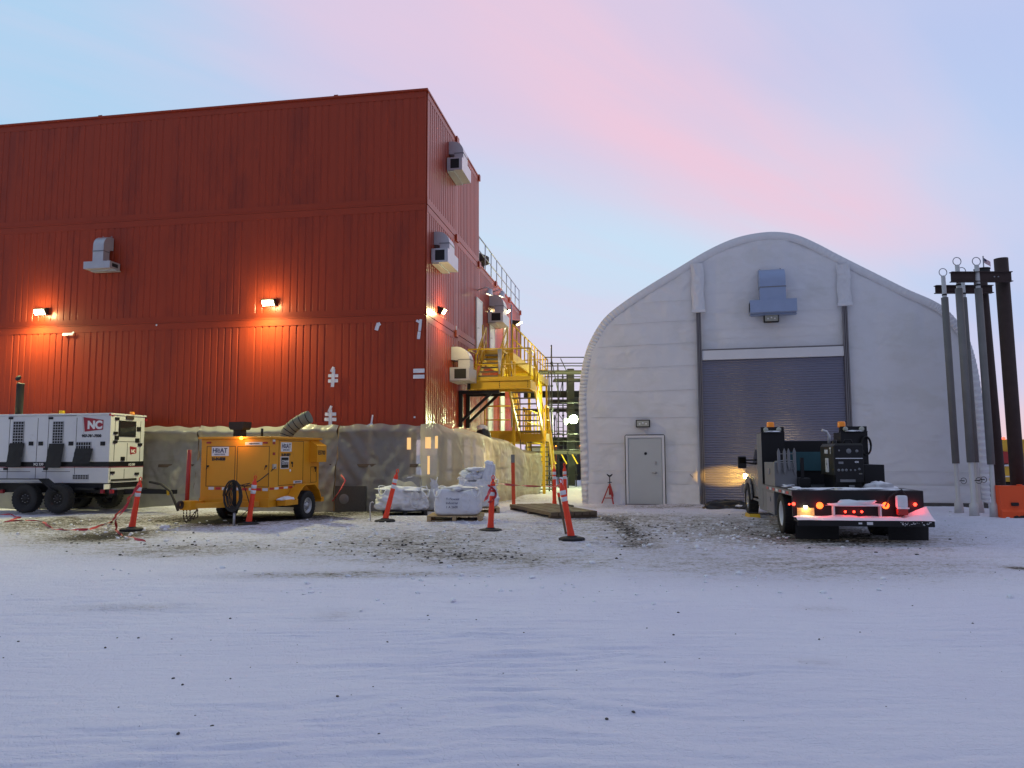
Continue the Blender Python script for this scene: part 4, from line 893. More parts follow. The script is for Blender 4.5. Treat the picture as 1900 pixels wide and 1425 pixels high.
a, c = GE(241, 828), GE(253, 843); m2 = MB(); m2.add([(.008, a.y, a.z), (.008, c.y, a.z-.03), (.008, c.y, c.z+.03), (.008, a.y+.03, c.z)], [(0, 1, 2, 3)]); f2 = m2.build('flag_logo', 'crimson', gen)
text('NC', .12, 'flag_letters', 'txtw', f2, (.012, a.y+.06, c.z+.05), (0, 1, 0), (0, 0, 1), .006)
a = GE(238, 867.5); text('XQ 230', .085, 'unit_number', 'txtw', gen, (.009, a.y, zs0+.02), (0, 1, 0), (0, 0, 1), .002)
# exhaust stack, roof fittings
q = GF.pl(35, 766, 'y', .6); b = MB(); b.tube([(q.x, .6, gz1+.04), (q.x+.0, .6, gz1+.9), (q.x+.02, .6, gz1+.98)], .10, 14); st_ = b.build('exhaust_stack', 'blackm', gen)
b = MB(); b.lathe([(0, 0), (.085, 0), (.085, .02), (0, .03)], 16, Matrix.Translation((q.x-.03, .55, gz1+1.12)) @ Matrix.Rotation(1.2, 4, 'X')); b.build('rain_cap', 'blackm', st_)
q = GF.pl(115, 764, 'y', .5); b = MB(); b.box((q.x-.06, .45, gz1+.04), (q.x+.06, .55, gz1+.16), .01); b.build('roof_tag', 'yellow', gen)
b = MB(); b.lathe([(.07, 0), (.06, .08), (0, .09)], 14, Matrix.Translation((-.02, .9, gz1+.04))); b.build('beacon', 'amber', gen)
# running gear
b = MB(); b.box((GL, .05, .52), (.02, .17, .795)); b.box((GL, GW-.17, .52), (.02, GW-.05, .795)); b.box((-.2, .17, .55), (0, GW-.17, .75)); b.box((0.0, .1, .46), (.22, GW-.1, .60)); b.build('trailer_frame', 'black', gen)
for s, y in ((0, -.38), (1, GW+.15)):
    b = MB(); pts_ = [(-3.75, .48), (-3.55, .80), (-3.3, .90), (-1.75, .90), (-1.35, .62), (-1.2, .56)]
    for i in range(len(pts_)-1): b.beam((pts_[i][0], y+.12, pts_[i][1]), (pts_[i+1][0], y+.12, pts_[i+1][1]), .36, .02, (0, 0, 1))
    b.build('fender', 'black', gen)
xw = [GF.pl(44, 948, 'y', -.35).x, GF.pl(104, 948, 'y', -.35).x]
for x in xw:
    wheel(gen, (x, -.25, .375), .39, .24, .21, -1, 'y', 'blackm'); wheel(gen, (x, GW+.25, .375), .39, .24, .21, 1, 'y', 'blackm')
for x in xw: b = MB(); b.tube([(x, -.1, .375), (x, GW+.1, .375)], .05, 8); b.build('axle', 'black', gen)
b = MB(); b.beam((.1, GW/2-.3, .55), (1.35, GW/2, .52), .10, .12); b.beam((.1, GW/2+.3, .55), (1.35, GW/2, .52), .10, .12); b.box((1.3, GW/2-.07, .46), (1.55, GW/2+.07, .58), .01); b.build('drawbar', 'black', gen)
b = MB(); b.tube([(.9, .5, .8), (1.3, .4, .75), (1.6, .4, .55), (1.75, .4, .25), (1.85, .4, .03)], .035, 8); b.build('cable_coil', 'cable', gen)
b = MB(); b.tube([(1.5, .42, .62), (1.55, .38, .45)], .035, 6); b.build('cable_tag', 'yellow', gen)
ebox(192.5, 898, 205, 908, 'license_plate', 'decal', .02)
b = MB(); b.box((.02, .12, .60), (.20, GW-.3, .64), 0); b.build('rear_step', 'galv', gen)
for u, v in ((190, 912), (207, 912), (4, 912)):
    q = GP(u, v, -.0); b = MB(); b.box((q.x-.05, -.03, q.z-.05), (q.x+.05, .04, q.z+.05), .008); b.build('side_reflector', 'crimson', gen)
b = MB(); b.box((-.9, -.14, .60), (-.3, .05, .66), .01); b.build('step_plate', 'black', gen)

# ---------------------------------------------------------------- yellow heater trailer
HF = Frame(-5.64, 17.7, -R(15))
hw, hl, hz0, hz1 = 1.86, 2.28, .52, 1.97
ht = thing('heater_trailer', 'yellow box heater trailer with ribbed duct hose and a lit amber lamp', 'heater trailer', fr=HF)
HP = lambda u, v, y=0.0: HF.pl(u, v, 'y', y)
HS = lambda u, v, x=0.0: HF.pl(u, v, 'x', x)
b = MB(); b.box((-hw, 0, hz0), (0, hl, hz1), .012); b.build('cabinet', 'orange_y', ht)
b = MB(); b.box((-hw-.06, -.06, hz1+.0), (.06, hl+.05, hz1+.055), .012); b.build('roof', 'orange_y', ht)
sl = MB()
for u0, v0, u1, v1 in ((382, 828, 437, 902), (439, 828, 500, 903)):
    a, c = HP(u0, v1), HP(u1, v0); 
    for z in (a.z, c.z): sl.box((a.x, -.005, z-.005), (c.x, 0, z+.005))
    for x in (a.x, c.x): sl.box((x-.005, -.005, a.z), (x+.005, 0, c.z))
sl.build('door_seams', 'blackm', ht)
sl = MB()
for u0, v0, u1, v1 in ((516, 819, 563, 901), (576, 866, 587, 895)):
    a, c = HS(u0, v1), HS(u1, v0)
    for z in (a.z, c.z): sl.box((0, a.y, z-.005), (.005, c.y, z+.005))
    for y in (a.y, c.y): sl.box((0, y-.005, a.z), (.005, y+.005, c.z))
sl.build('side_door_seams', 'blackm', ht)
def dec(fn_, u0, v0, u1, v1, nm, m_n, off=.006):
    a, c = fn_(u0, v1), fn_(u1, v0); b_ = MB(); z0, z1 = sorted((a.z, c.z))
    if fn_ is HP: b_.box((a.x, -off, z0), (c.x, -.0006, z1))
    else: b_.box((.0006, a.y, z0), (off, c.y, z1))
    return b_.build(nm, m_n, ht), a, c, z0, z1
def heat_sign(fn_, u0, v0, u1, v1):
    o, a, c, z0, z1 = dec(fn_, u0, v0, u1, v1, 'heat_sign', 'decal')
    w = (c.x-a.x) if fn_ is HP else (c.y-a.y); h = z1-z0; s = h*.72
    def pos(p, q): return (a.x+w*p, -.009, z0+h*q) if fn_ is HP else (.009, a.y+w*p, z0+h*q)
    ex = (1, 0, 0) if fn_ is HP else (0, 1, 0)
    text('H', s, 'sign_letters', 'txtn', o, pos(.05, .36), ex, (0, 0, 1), .002, sx_=w*.33/s); text('AT', s, 'sign_letters', 'txtn', o, pos(.50, .36), ex, (0, 0, 1), .002, sx_=w*.33/s)
    wv = MB()
    for k in range(3):
        pts_ = [Vector(pos(.27+.21*i/10, .44+k*.16+.03*math.sin(i/10*6.3))) for i in range(11)]; wv.tube(pts_, h*.040, 6)
    wv.build('wave_mark', 'txtn', o)
    text('EQUIPMENT SERVICES', h*.15, 'small_lettering', 'txtn', o, pos(.16, .13), ex, (0, 0, 1), 0, sx_=w*.68/(h*.15*10.6))
heat_sign(HP, 393, 829, 425, 846); heat_sign(HS, 521, 821, 541, 838)
q = HP(393.5, 854); text('21-04-0028', .095, 'unit_number', 'txtb', ht, (q.x, -.005, q.z), (1, 0, 0), (0, 0, 1), .006, sx_=.82)
q = HS(522, 846); text('21-04-0028', .085, 'unit_number', 'txtb', ht, (.005, q.y, q.z), (0, 1, 0), (0, 0, 1), .006, sx_=1.0)
dec(HP, 455, 820, 487, 826, 'maker_plate', 'decal'); dec(HS, 544, 891, 560, 897, 'maker_plate', 'decal')
q = HP(458, 825); text('equipmentsource', .042, 'small_lettering', 'txtb', ht, (q.x+.06, -.009, q.z+.012), (1, 0, 0), (0, 0, 1), .001, sx_=.95)
q = HS(545, 896); text('equipmentsource', .042, 'small_lettering', 'txtb', ht, (.009, q.y+.04, q.z+.012), (0, 1, 0), (0, 0, 1), .001, sx_=.9)
o, a, c, z0, z1 = dec(HS, 520, 847, 536, 870, 'sticker_border', 'decal', .005)
b = MB(); b.box((.005, a.y+.025, z0+.02), (.009, c.y-.025, z1-.02)); k = b.build('black_sticker', 'black', o)
text('CONAM', .085, 'sign_letters', 'txtw', o, (.011, a.y+.04, z0+(z1-z0)*.50), (0, 1, 0), (0, 0, 1), .002, sx_=(c.y-a.y-.08)/.30)
text('CONSTRUCTION CO', .042, 'small_lettering', 'txtw', o, (.011, a.y+.04, z0+(z1-z0)*.34), (0, 1, 0), (0, 0, 1), .0, sx_=(c.y-a.y-.08)/.40)
# side burner box with lettering, hardware
a, c = HS(574, 852), HS(597, 818); b = MB(); b.prism([(0, 0), (.22, 0), (.22, .42), (0, .55)], lambda p, q, w: (p, w, c.z-.55+q), hl-.50, hl-.02); bb = b.build('burner_box', 'orange_y', ht)
text('ES700', .15, 'box_lettering', 'txtb', bb, (.224, hl-.46, c.z-.36), (0, 1, 0), (0, 0, 1), .002, sx_=1.0)
for fn_, u, v in ((HP, 494, 868), (HP, 386, 868), (HS, 541, 862), (HS, 584, 871)):
    q = fn_(u, v); b = MB()
    if fn_ is HP: b.tube([(q.x, -.03, q.z+.04), (q.x-.02, -.04, q.z-.04)], .01, 6); b.box((q.x-.02, -.02, q.z+.02), (q.x+.02, -.0, q.z+.06))
    else: b.tube([(.03, q.y, q.z+.05), (.04, q.y-.03, q.z-.06)], .01, 6); b.box((0, q.y-.02, q.z+.02), (.02, q.y+.03, q.z+.07))
    b.build('latch', 'blackm', ht)
q = HS(538, 873); b = MB(); b.lathe([(0, 0), (.035, 0), (.035, .01), (0, .01)], 16, Matrix.Translation((.0, q.y, q.z)) @ Matrix.Rotation(math.pi/2, 4, 'Y')); b.build('round_sticker', 'decal', ht)
for u, v, m_n in ((508, 818, 'decal'), (508, 842, 'crimson'), (508, 822, 'crimson')): dec(HS, u-2, v-2.5, u+2.5, v+2.5, 'corner_tag', m_n)
dec(HS, 505, 861, 511, 870, 'socket', 'galv', .03)
for u in (388, 493): dec(HP, u-4, 820, u+4, 823, 'marker_light', 'crimson', .02)
for i in range(9):
    dec(HP, 387+i*12.5, 903.5+i*.3, 387+i*12.5+10, 908.5+i*.3, 'reflective_tape', 'reflw' if i % 2 == 0 else 'reflr')
for i in range(6): q = HS(503, 908); y = .02+i*.2; b = MB(); b.box((.0006, y, q.z-.01), (.006, y+.17, q.z+.04)); b.build('reflective_tape', 'reflr' if i % 2 == 0 else 'reflw', ht)
# lamp on front, exhaust, hose
q = HP(449, 813, -.05); b = MB(); b.lathe([(0, .05), (.03, .04), (.04, 0)], 12, Matrix.Translation((q.x, -.065, q.z)) @ Matrix.Rotation(math.pi/2, 4, 'X')); b.build('amber_lamp', 'lampO', ht)
lamp('POINT', 4, (1, .45, .08), ht, (q.x, -.2, q.z), None, .04)
q = HF.pl(446, 808, 'y', .5); b = MB(); b.box((q.x-.10, .35, hz1+.055), (q.x+.10, .6, hz1+.28), .01); ch = b.build('chimney', 'blackm', ht)
b = MB(); b.prism([(-.20, .22), (-.16, .17), (.16, .17), (.20, .22), (.21, .36), (-.21, .36)], lambda p, qq, w: (q.x+p, w, hz1+.06+qq), .32, .64); b.build('chimney_cap', 'blackm', ch)
q = HF.pl(486, 808, 'y', .6); b = MB(); b.tube([(q.x, .6, hz1+.05), (q.x, .6, hz1+.26)], .03, 8); b.build('filler_pipe', 'black', ht)
q = HF.pl(541, 808, 'x', -.35); b = MB(); p0 = Vector((-.45, 1.35, hz1+.0)); path_h = [p0+Vector((.10*t+.50*t**2.0, .15*t, .58*t**.8)) for t in [i/24 for i in range(25)]]
b.tube(path_h, [.158+.010*abs(math.sin(i*math.pi/4+.4)) for i in range(25)], 20); b.build('duct_hose', 'olive', ht)
b = MB()
for i in range(3, 24, 4): 
    c0 = path_h[i]; d = (path_h[min(i+1, 24)]-path_h[i-1]).normalized(); q4 = d.to_track_quat('Z', 'Y').to_matrix().to_4x4(); b.lathe([(.160, -.015), (.172, 0), (.160, .015)], 20, Matrix.Translation(c0) @ q4)
b.build('hose_strap', 'blackm', ht)
# chassis, tongue, jack, chains, fenders, wheels
b = MB(); b.box((-hw, .05, hz0-.14), (-hw+.1, hl, hz0-.002)); b.box((-.1, .05, hz0-.14), (0, hl, hz0-.002)); b.box((-hw, -.03, hz0-.14), (0, .048, hz0+.06)); b.box((-hw, hl, hz0-.12), (0, hl+.08, hz0+.0)); b.build('chassis', 'orange_y', ht)
hx = -1.35
b = MB(); b.beam((-.25, -.02, hz0-.06), (hx, -1.05, hz0-.05), .10, .12); b.beam((-hw+.1, -.02, hz0-.06), (hx-.02, -1.05, hz0-.05), .10, .12); b.box((hx-.14, -1.16, hz0-.14), (hx+.14, -.9, hz0+.06), .01); b.build('tongue', 'orange_y', ht)
b = MB(); b.lathe([(.05, -.03), (.09, -.03), (.09, .03), (.05, .03), (.05, -.03)], 18, Matrix.Translation((hx-.06, -1.24, hz0-.02)) @ Matrix.Rotation(math.pi/2, 4, 'Y')); b.build('hitch_ring', 'rust', ht)
b = MB()
for k, dx in enumerate((-.08, .0, .09)):
    pts_ = [(hx+dx, -1.1, hz0-.12), (hx+dx+.02, -1.12, .22), (hx+dx+.06, -1.08, .10+.04*k), (hx+dx+.14, -1.02, .22), (hx+.2, -1.0, hz0-.12)]
    for i in range(len(pts_)-1):
        A, B_ = Vector(pts_[i]), Vector(pts_[i+1]); n_ = max(2, int((B_-A).length/.05))
        for j in range(n_): b.tube([A.lerp(B_, j/n_), A.lerp(B_, (j+.8)/n_)], .011 if j % 2 else .016, 5)
b.build('safety_chain', 'rust', ht)
q = HF.loc(G(434, 976)); b = MB(); b.tube([(q.x, q.y, .0), (q.x, q.y, .35)], .028, 10); b.build('jack_foot', 'galv', ht)
b = MB(); b.tube([(q.x, q.y, .30), (q.x-.02, q.y, .98)], .045, 10); b.build('jack_tube', 'black', ht)
q2 = HF.loc(AT(369, 950, 17.2)); b = MB(); b.tube([(-hw-.08, -.35, .42), (-hw-.06, -.35, 1.72)], .048, 10); b.build('red_pole', 'redp', ht)
b = MB(); b.beam((-hw-.08, -.35, .44), (-hw+.15, -.3, .44), .07, .07); b.build('pole_mount', 'orange_y', ht)
b = MB(); random.seed(3)
for k in range(9):
    pts_ = [(q.x+random.uniform(-.15, .15), q.y-.07+random.uniform(-.03, .03), .9-.05*math.sin(i)+-.55*math.sin(math.pi*i/8)*random.uniform(.6, 1)) for i in range(9)]
    pts_ = [(q.x+.05-(.10+.018*k)*math.cos(a)+random.uniform(-.012, .012), q.y-.06-.012*k, .68+(.26+.012*k)*math.sin(a)) for a in [2*math.pi*i/16 for i in range(17)]]
    b.tube(pts_, .011, 5)
b.build('cable_coil', 'cable', ht)
s0 = HS(508, 867); b = MB(); P0 = Vector((.04, s0.y, s0.z)); P1 = Vector((q.x+.05, q.y-.05, .95))
b.tube([P0+(P1-P0)*(i/12)+Vector((0, -.12*math.sin(math.pi*i/12), -.20*math.sin(math.pi*i/12))) for i in range(13)], .012, 6)
P2_ = Vector((-.05, -.7, .35)); b.tube([(q.x+.1, q.y-.03, .9), (q.x+.35, q.y+.05, .96), (-.35, -.45, .88), (-.2, -.4, .4), (-.4, -.5, .2), (-.65, -.6, .25)], .011, 6); b.build('power_cable', 'cable', ht)
wy = 1.32
for x, s in ((.02, 1), (-hw-.02, -1)):
    wheel(ht, (x+s*.14, wy, .345), .365, .21, .195, s, 'x', 'galv')
    b = MB(); pts_ = [(wy-.62, hz0+.0), (wy-.45, .72), (wy-.22, .86), (wy+.25, .86), (wy+.47, .70), (wy+.6, hz0-.05)]
    for i in range(len(pts_)-1): b.beam((x+s*.14, pts_[i][0], pts_[i][1]), (x+s*.14, pts_[i+1][0], pts_[i+1][1]), .27, .025, (0, 0, 1))
    b.build('fender', 'orange_y', ht)
b = MB(); b.box((.03, .3, hz0-.12), (.26, .85, hz0+.02), .01); b.build('side_step', 'orange_y', ht); b = MB(); b.box((.03, wy+.6, hz0-.12), (.28, wy+.75, hz0), .01); b.build('rear_step', 'orange_y', ht)
b = MB(); b.tube([(-hw, wy, .345), (0, wy, .345)], .05, 8); b.build('axle', 'blackm', ht)
o = blobm(.13, .32, .07, 9, .4, 3, -.01).build('snow_on_step', 'snowp', ht); o.location = (.13, .55, hz0+.02)
hz = thing('red_hose', 'red hose lying from the heater to the plastic sheeting', 'hose')
pts_ = [G(600, 949), G(610, 940), AT(622, 924, 20.2), AT(634, 906, 20.7), AT(641, 893, 20.9), AT(633, 883, 20.95)]
b = MB(); b.tube([p+Vector((0, 0, .02)) for p in pts_], .022, 6); b.build('hose', 'ribbon', hz)

# ---------------------------------------------------------------- delineator posts
def delineator():
    t = thing('delineator_post', '', 'delineator', group='orange delineator posts marking off the work area')
    b = MB(); b.lathe([(.068, .03), (.068, .12), (.060, .16), (.058, .45), (.054, .50), (.054, .92), (.046, .97), (.026, 1.0), (.026, 1.03)], 18); b.build('post', 'postr', t)
    for z in (.74, .86): b = MB(); b.lathe([(.0555, z-.04), (.0575, z-.038), (.0575, z+.038), (.0555, z+.04)], 18); b.build('reflective_band', 'reflw', t)
    b = MB(); b.tube([(.0, 0, 1.02), (-.022, 0, 1.045), (-.025, 0, 1.09), (0, 0, 1.115), (.025, 0, 1.09), (.022, 0, 1.045), (0, 0, 1.02)], .011, 8); b.build('handle', 'postr', t)
    b = MB(); b.lathe([(0, -.03), (.24, -.03), (.245, .012), (.215, .03), (.12, .035), (.08, .062), (.055, .062), (0, .06)], 8, smooth=False); b.build('base', 'rubber', t)
    return t
dp = delineator()
spots = [(244, 985, 261, 889, 'upright delineator post with black base tied with red tape beside the white generator', 1.0), (461, 975, 474, 886, 'leaning delineator post in front of the yellow heater trailer', 1.0),
         (714, 969, 738, 874, 'delineator post leaning hard to the right against the left white bag', 1.0), (910, 987, 915, 886, 'delineator post wrapped in red tape right of the printed bag', 1.0),
         (1061, 1003, 1040, 893, 'nearest delineator post, leaning left in front of the timber mat', 1.0), (1029, 941, 1028, 863, 'left one of the two distant delineator posts behind the timber mat', 1.0), (1050, 941, 1047, 862, 'right one of the two distant delineator posts, just behind the nearest leaning post', 1.0)]
posts = []
for i, (u, v, tu, tv, lab, s) in enumerate(spots):
    o = dp if i == 0 else copy_tree(dp); g = G(u, v); o['label'] = lab
    top = AT(tu, tv, g.y); d = (top-g); L_ = d.length; d.normalize(); o.location = g+Vector((0, 0, .03)); o.rotation_euler = Vector((0, 0, 1)).rotation_difference(d).to_euler(); k = L_/1.10; o.scale = (1, 1, k) if abs(k-1) < .25 else (k, k, k); posts.append((g, d, L_))
    for ch in o.children:
        if ch.name.startswith('base'):                # the rubber foot stays flat on the snow
            ch.rotation_euler = Vector((0, 0, 1)).rotation_difference(d).inverted().to_euler()
def ribbon(pts, label, w=.05, name='barrier_tape'):
    b = MB(); pts = [Vector(p) for p in pts]; vs = []
    sub = []
    for i in range(len(pts)-1):
        for k in range(8): sub.append(pts[i].lerp(pts[i+1], k/8))
    sub.append(pts[-1]); n = len(sub)
    for i, p in enumerate(sub):
        d = (sub[min(i+1, n-1)]-sub[max(i-1, 0)]).normalized(); a = i*.35; s = d.orthogonal().normalized(); s2 = d.cross(s); w_ = (s*math.cos(a)+s2*math.sin(a))*w*.5
        j = Vector((noise.noise(p*3), noise.noise(p*3+Vector((5, 0, 0))), 0))*.05; vs += [tuple(p+j-w_), tuple(p+j+w_)]
    b.add(vs, [(2*i, 2*i+1, 2*i+3, 2*i+2) for i in range(n-1)], True); return tag(b.build(name, 'ribbon', None), label, 'barrier tape', 'red barrier tape')
up = lambda g, z=.015: Vector((g.x, g.y, z+float(terrain(np.array([g.x]), np.array([g.y]))[0])))
ribbon([AT(259, 897, 16.0), AT(246, 915, 16.2), AT(236, 932, 16.6), up(G(205, 971)), up(G(167, 985)), up(G(118, 987)), up(G(100, 984)), up(G(80, 971)), up(G(50, 970)), up(G(8, 971)), up(G(38, 962)), up(G(18, 957)), up(G(-20, 955))], 'long red tape trailing from the leftmost post over the snow past the generator')
ribbon([AT(258, 900, 15.9), AT(236, 935, 15.8), AT(216, 965, 15.7), up(G(214, 985)), up(G(225, 994)), up(G(272, 1004))], 'short red tape end lying on the dirt patch below the leftmost post')
ribbon([AT(912, 896, 15.4), AT(950, 900, 17), AT(985, 902, 19), AT(1028, 903, 22), AT(1042, 899, 15)], 'red tape strung tight between the wrapped post and the distant posts')
b = MB(); g, d, L_ = posts[3]
for k in range(26): pass
wr = [g+d*(.78+.22*math.sin(i*.55)*.8)+Vector((.085*math.cos(i*1.1), .085*math.sin(i*1.1), 0)) for i in range(30)]
ribbon(wr, 'tangle of red tape wound round the post beside the printed bag', .045)
ribbon([g+d*.95, AT(906, 920, 15.3), AT(899, 932, 15.2)], 'loose red tape end hanging left of the wrapped post', .06)
g = G(953, 938); t = thing('timber_post', 'plain square orange timber post with a grey tag standing on the timber mat', 'post', (g.x, g.y, 0))
b = MB(); b.beam((0, 0, 0), (-.02, 0, 1.55), .11, .09, (0, 1, 0)); b.build('post', mat('orange_timber', (.62, .07, .025), .6, var=.15), t); b = MB(); b.box((-.075, -.062, 1.32), (.04, -.048, 1.57)); b.build('tag', 'greyb', t)
t = thing('wooden_stake', 'thin grey wooden stake leaning beside the nearest orange post', 'stake'); b = MB(); b.beam(G(1050, 990), AT(1036, 915, 14.6), .045, .02, (0, 1, 0)); b.build('stake', 'wood', t)
b = MB(); b.beam(AT(1037.5, 922, 14.55), AT(1036, 915, 14.55), .05, .026, (0, 1, 0)); b.build('painted_tip', 'postr', t)
# timber mat
Ng, Lg = G(1022, 963), G(945, 946); ang = math.atan2((Lg-Ng).y, (Lg-Ng).x)-math.pi/2; ln = (Lg-Ng).length
t = thing('timber_mat', 'weathered brown timber mat lying on the snow under the orange timber post', 'timber mat', (Ng.x, Ng.y, 0), ang)
for k in range(6): b = MB(); b.box((.01+k*.21, 0, .07), (.20+k*.21, ln, .16+.004*(k % 2)), .008); b.build('plank', 'wood', t)
for yy in (.05, ln/2, ln-.2): b = MB(); b.box((0, yy, 0), (1.27, yy+.12, .068), .005); b.build('cross_timber', 'wood', t)
# pipe stand by the door
g = G(1132, 936); t = thing('pipe_stand', 'red tripod pipe jack stand in front of the white shelter left of its door', 'pipe stand', (g.x, g.y, 0), .3)
for k in range(3):
    a = k*2.094+.5; b = MB(); b.beam((.03*math.cos(a), .03*math.sin(a), .58), (.27*math.cos(a), .27*math.sin(a), 0), .035, .035); b.build('leg', 'redp', t)
b = MB(); 
for k in range(3):
    a, a2 = k*2.094+.5, (k+1)*2.094+.5; b.tube([(.20*math.cos(a), .20*math.sin(a), .20), (.20*math.cos(a2), .20*math.sin(a2), .20)], .009, 6)
b.build('brace_ring', 'redp', t)
b = MB(); b.tube([(0, 0, .30), (0, 0, .64)], .032, 12); b.build('sleeve', 'redp', t)
b = MB(); b.tube([(0, 0, .5), (0, 0, .88)], .017, 8); b.box((-.07, -.012, .68), (.07, .012, .70)); b.build('screw', 'blackm', t)
b = MB(); b.prism([(-.09, .95), (-.085, .93), (-.03, .87), (.03, .87), (.085, .93), (.09, .95), (0, .90)], lambda p, q, w: (p, w, q), -.03, .03); b.build('head', 'blackm', t)
t = thing('black_tarp', 'crumpled black tarp lying at the foot of the roller door left of the truck', 'tarp', tuple(G(1350, 944)))
blobm(.62, .26, .26, 14, .5, 4, -.02).build('tarp', 'tarp', t); o = blobm(.10, .05, .03, 4, .4, 2).build('white_scrap', 'snowp', t); o.location = (.25, -.25, .10)
t = thing('door_skid', 'short dark timber skid on the snow before the roller door', 'timber', tuple(G(1320, 944))); b = MB(); b.box((-.25, -.06, -.02), (.35, .06, .06), .01); b.build('timber', 'wood', t); b = MB(); b.box((-.2, -.05, .06), (.3, .05, .075)); b.build('plate', 'blackm', t)

# ---------------------------------------------------------------- bulk bags on pallets
def pallet(label, x, y, rz, w=1.15, d=1.0, m_n='woodl'):
    t = thing('pallet', label, 'pallet', (x, y, 0), rz, 'pallets under the white bags')
    for k in range(7): b = MB(); b.box((-w/2, -d/2+k*d/7+.012, .115), (w/2, -d/2+(k+1)*d/7-.012, .138)); b.build('deck_board', m_n, t)
    for k in (-1, 0, 1): b = MB(); b.box((k*(w/2-.05)-.045, -d/2+.005, .022), (k*(w/2-.05)+.045, d/2-.005, .113)); b.build('bearer', m_n, t)
    for k in (-1, 0, 1): b = MB(); b.box((-w/2, k*(d/2-.05)-.045, 0), (w/2, k*(d/2-.05)+.045, .02)); b.build('bottom_board', m_n, t)
    return t
def bag(label, x, y, z, rz, w, d, h, seed, sag=.10, txt=None, loops=True, tilt=0, amp=.06):
    t = thing('bulk_bag', label, 'bulk bag', (x, y, z), rz, 'white bulk bags stacked in the yard'); t.rotation_euler = (0, tilt, rz)
    n = 34; b = MB(); bm = bmesh.new(); bmesh.ops.create_cube(bm, size=2); bmesh.ops.subdivide_edges(bm, edges=bm.edges[:], cuts=22, use_grid_fill=True)
    vs = []
    for v in bm.verts:
        p = v.co.copy(); q = Vector((p.x, p.y, p.z)); e = 9.0
        r_ = (abs(p.x)**e+abs(p.y)**e+abs(p.z)**e)**(1/e); q = p/r_
        zz = (q.z+1)/2; bul = 1+sag*math.sin(math.pi*min(1, zz*1.05))-.10*zz*zz
        s_ = Vector((q.x*w/2*bul, q.y*d/2*bul, zz*h))
        if zz > .8: s_.z -= .05*(1-min(1, (q.x**2+q.y**2)))*1
        nz_ = noise.noise(Vector((q.x*1.5, q.y*1.5, zz*1.2+seed)))*amp*1.2-abs(noise.noise(Vector((q.x*3+zz*2, q.y*3, zz*3.2+seed*2))))*amp*1.0-abs(noise.noise(Vector((q.x*7-zz*3, q.y*7+zz*2, zz*5+seed))))*amp*.6-abs(noise.noise(Vector((q.x*15, q.y*15+zz*6, zz*9+seed))))*amp*.25
        nrm = Vector((q.x, q.y, (q.z if q.z > 0 else 0))); s_ += nrm*nz_
        s_.z = max(s_.z, 0); vs.append(s_)
    b.add(vs, [[v.index for v in f.verts] for f in bm.faces], True); bm.free(); b.build('sack', 'bag', t)
    if loops:
        for sx__ in (-1, 1):
            for sy in (-1, 1):
                X0, Y0 = sx__*w*.40, sy*d*.40; b = MB(); pts_ = []
                for k in range(15):
                    a = k/14*math.pi; pts_.append((X0+.10*math.cos(a)*sx__+sx__*.04*math.sin(a), Y0+sy*.14*math.sin(a), h*.96+.02-(.18*math.sin(a)**2 if sy < 0 else -.04*math.sin(a))))
                b.tube(pts_, .016, 6); b.build('lifting_loop', 'bag', t)
        b = MB(); X0 = w*.20; pts_ = [(X0+.10*math.cos(a), -d/2*(1+sag)-.05, h*.55-.23*math.sin(a)*.9) for a in [k/18*2*math.pi for k in range(19)]]; b.tube(pts_, .012, 6); b.build('strap', 'bag', t)
    o = blobm(w*.42, d*.42, .075, seed, .7, 3, -.02).build('snow_cap', 'snowp', t); o.location = (-.03, -.02, h*.97)
    if txt:
        for k, s_ in enumerate(txt): text(s_, .075, 'bag_lettering', 'txtn', t, (-w*.22, -d/2*(1+sag)-.052, h*.60-.095*k), (1, 0, .0), (0, 0, 1), .001)
    return t
g = G(848, 968); PBx, PBy = g.x, g.y+.5
pallet('pale wooden pallet under the printed white bag', PBx-.05, PBy, -.03, 1.3, 1.1)
bag('white bulk bag printed with black lettering, front of the stack', PBx, PBy-.02, .14, -.03, 1.10, .98, .62, 1, .04, ['Ti Flowset', 'Industrial', '1 A 2600'], amp=.05)
g = G(742, 958); pallet('dark pallet half buried in snow under the leftmost bag', g.x+.05, g.y+.5, .18, 1.15, 1.0, 'blackm')
bag('crumpled slumped white bag behind the hard leaning post, leftmost of the stack', g.x, g.y+.5, .13, .18, 1.36, 1.0, .56, 5, .12, amp=.15, tilt=.03)
g = G(776, 950); bag('low white bag at the back left of the stack', g.x, g.y+.45, .05, -.1, 1.15, .9, .92, 9, .08, amp=.10)
g = G(885, 952); pallet('wooden pallet at the back right of the bag stack', g.x, g.y+.5, .1, 1.15, 1.0); bag('tall white bag at the back right of the stack beside the wrapped post', g.x, g.y+.5, .14, .1, 1.05, .95, .78, 13, .06, amp=.10)
o_ = AT(885, 880, 18.3); bag('small folded white bag lying on top of the back right bag', o_.x-.02, 18.5, .98, .4, .55, .45, .24, 17, .2, loops=False, amp=.11)
o_ = AT(905, 873, 18.3); bag('narrow upright white sack leaning on top of the stack beside the wrapped post', o_.x, 18.35, .95, -.3, .26, .2, .42, 21, .05, loops=False, tilt=.15, amp=.03)
g = G(686, 968); t = thing('steel_hook', 'short bent white hook standing in the snow left of the bags', 'hook', (g.x, g.y, 0)); b = MB(); b.tube([(0.02, 0, 0), (0, 0, .35), (.01, 0, .44), (.05, 0, .47), (.09, 0, .44)], .014, 8); b.build('rod', 'polew', t)
b = MB(); b.lathe([(0, 0), (.03, 0), (.03, .01), (0, .012)], 10, Matrix.Translation((.02, 0, .005))); b.build('foot', 'polew', t)
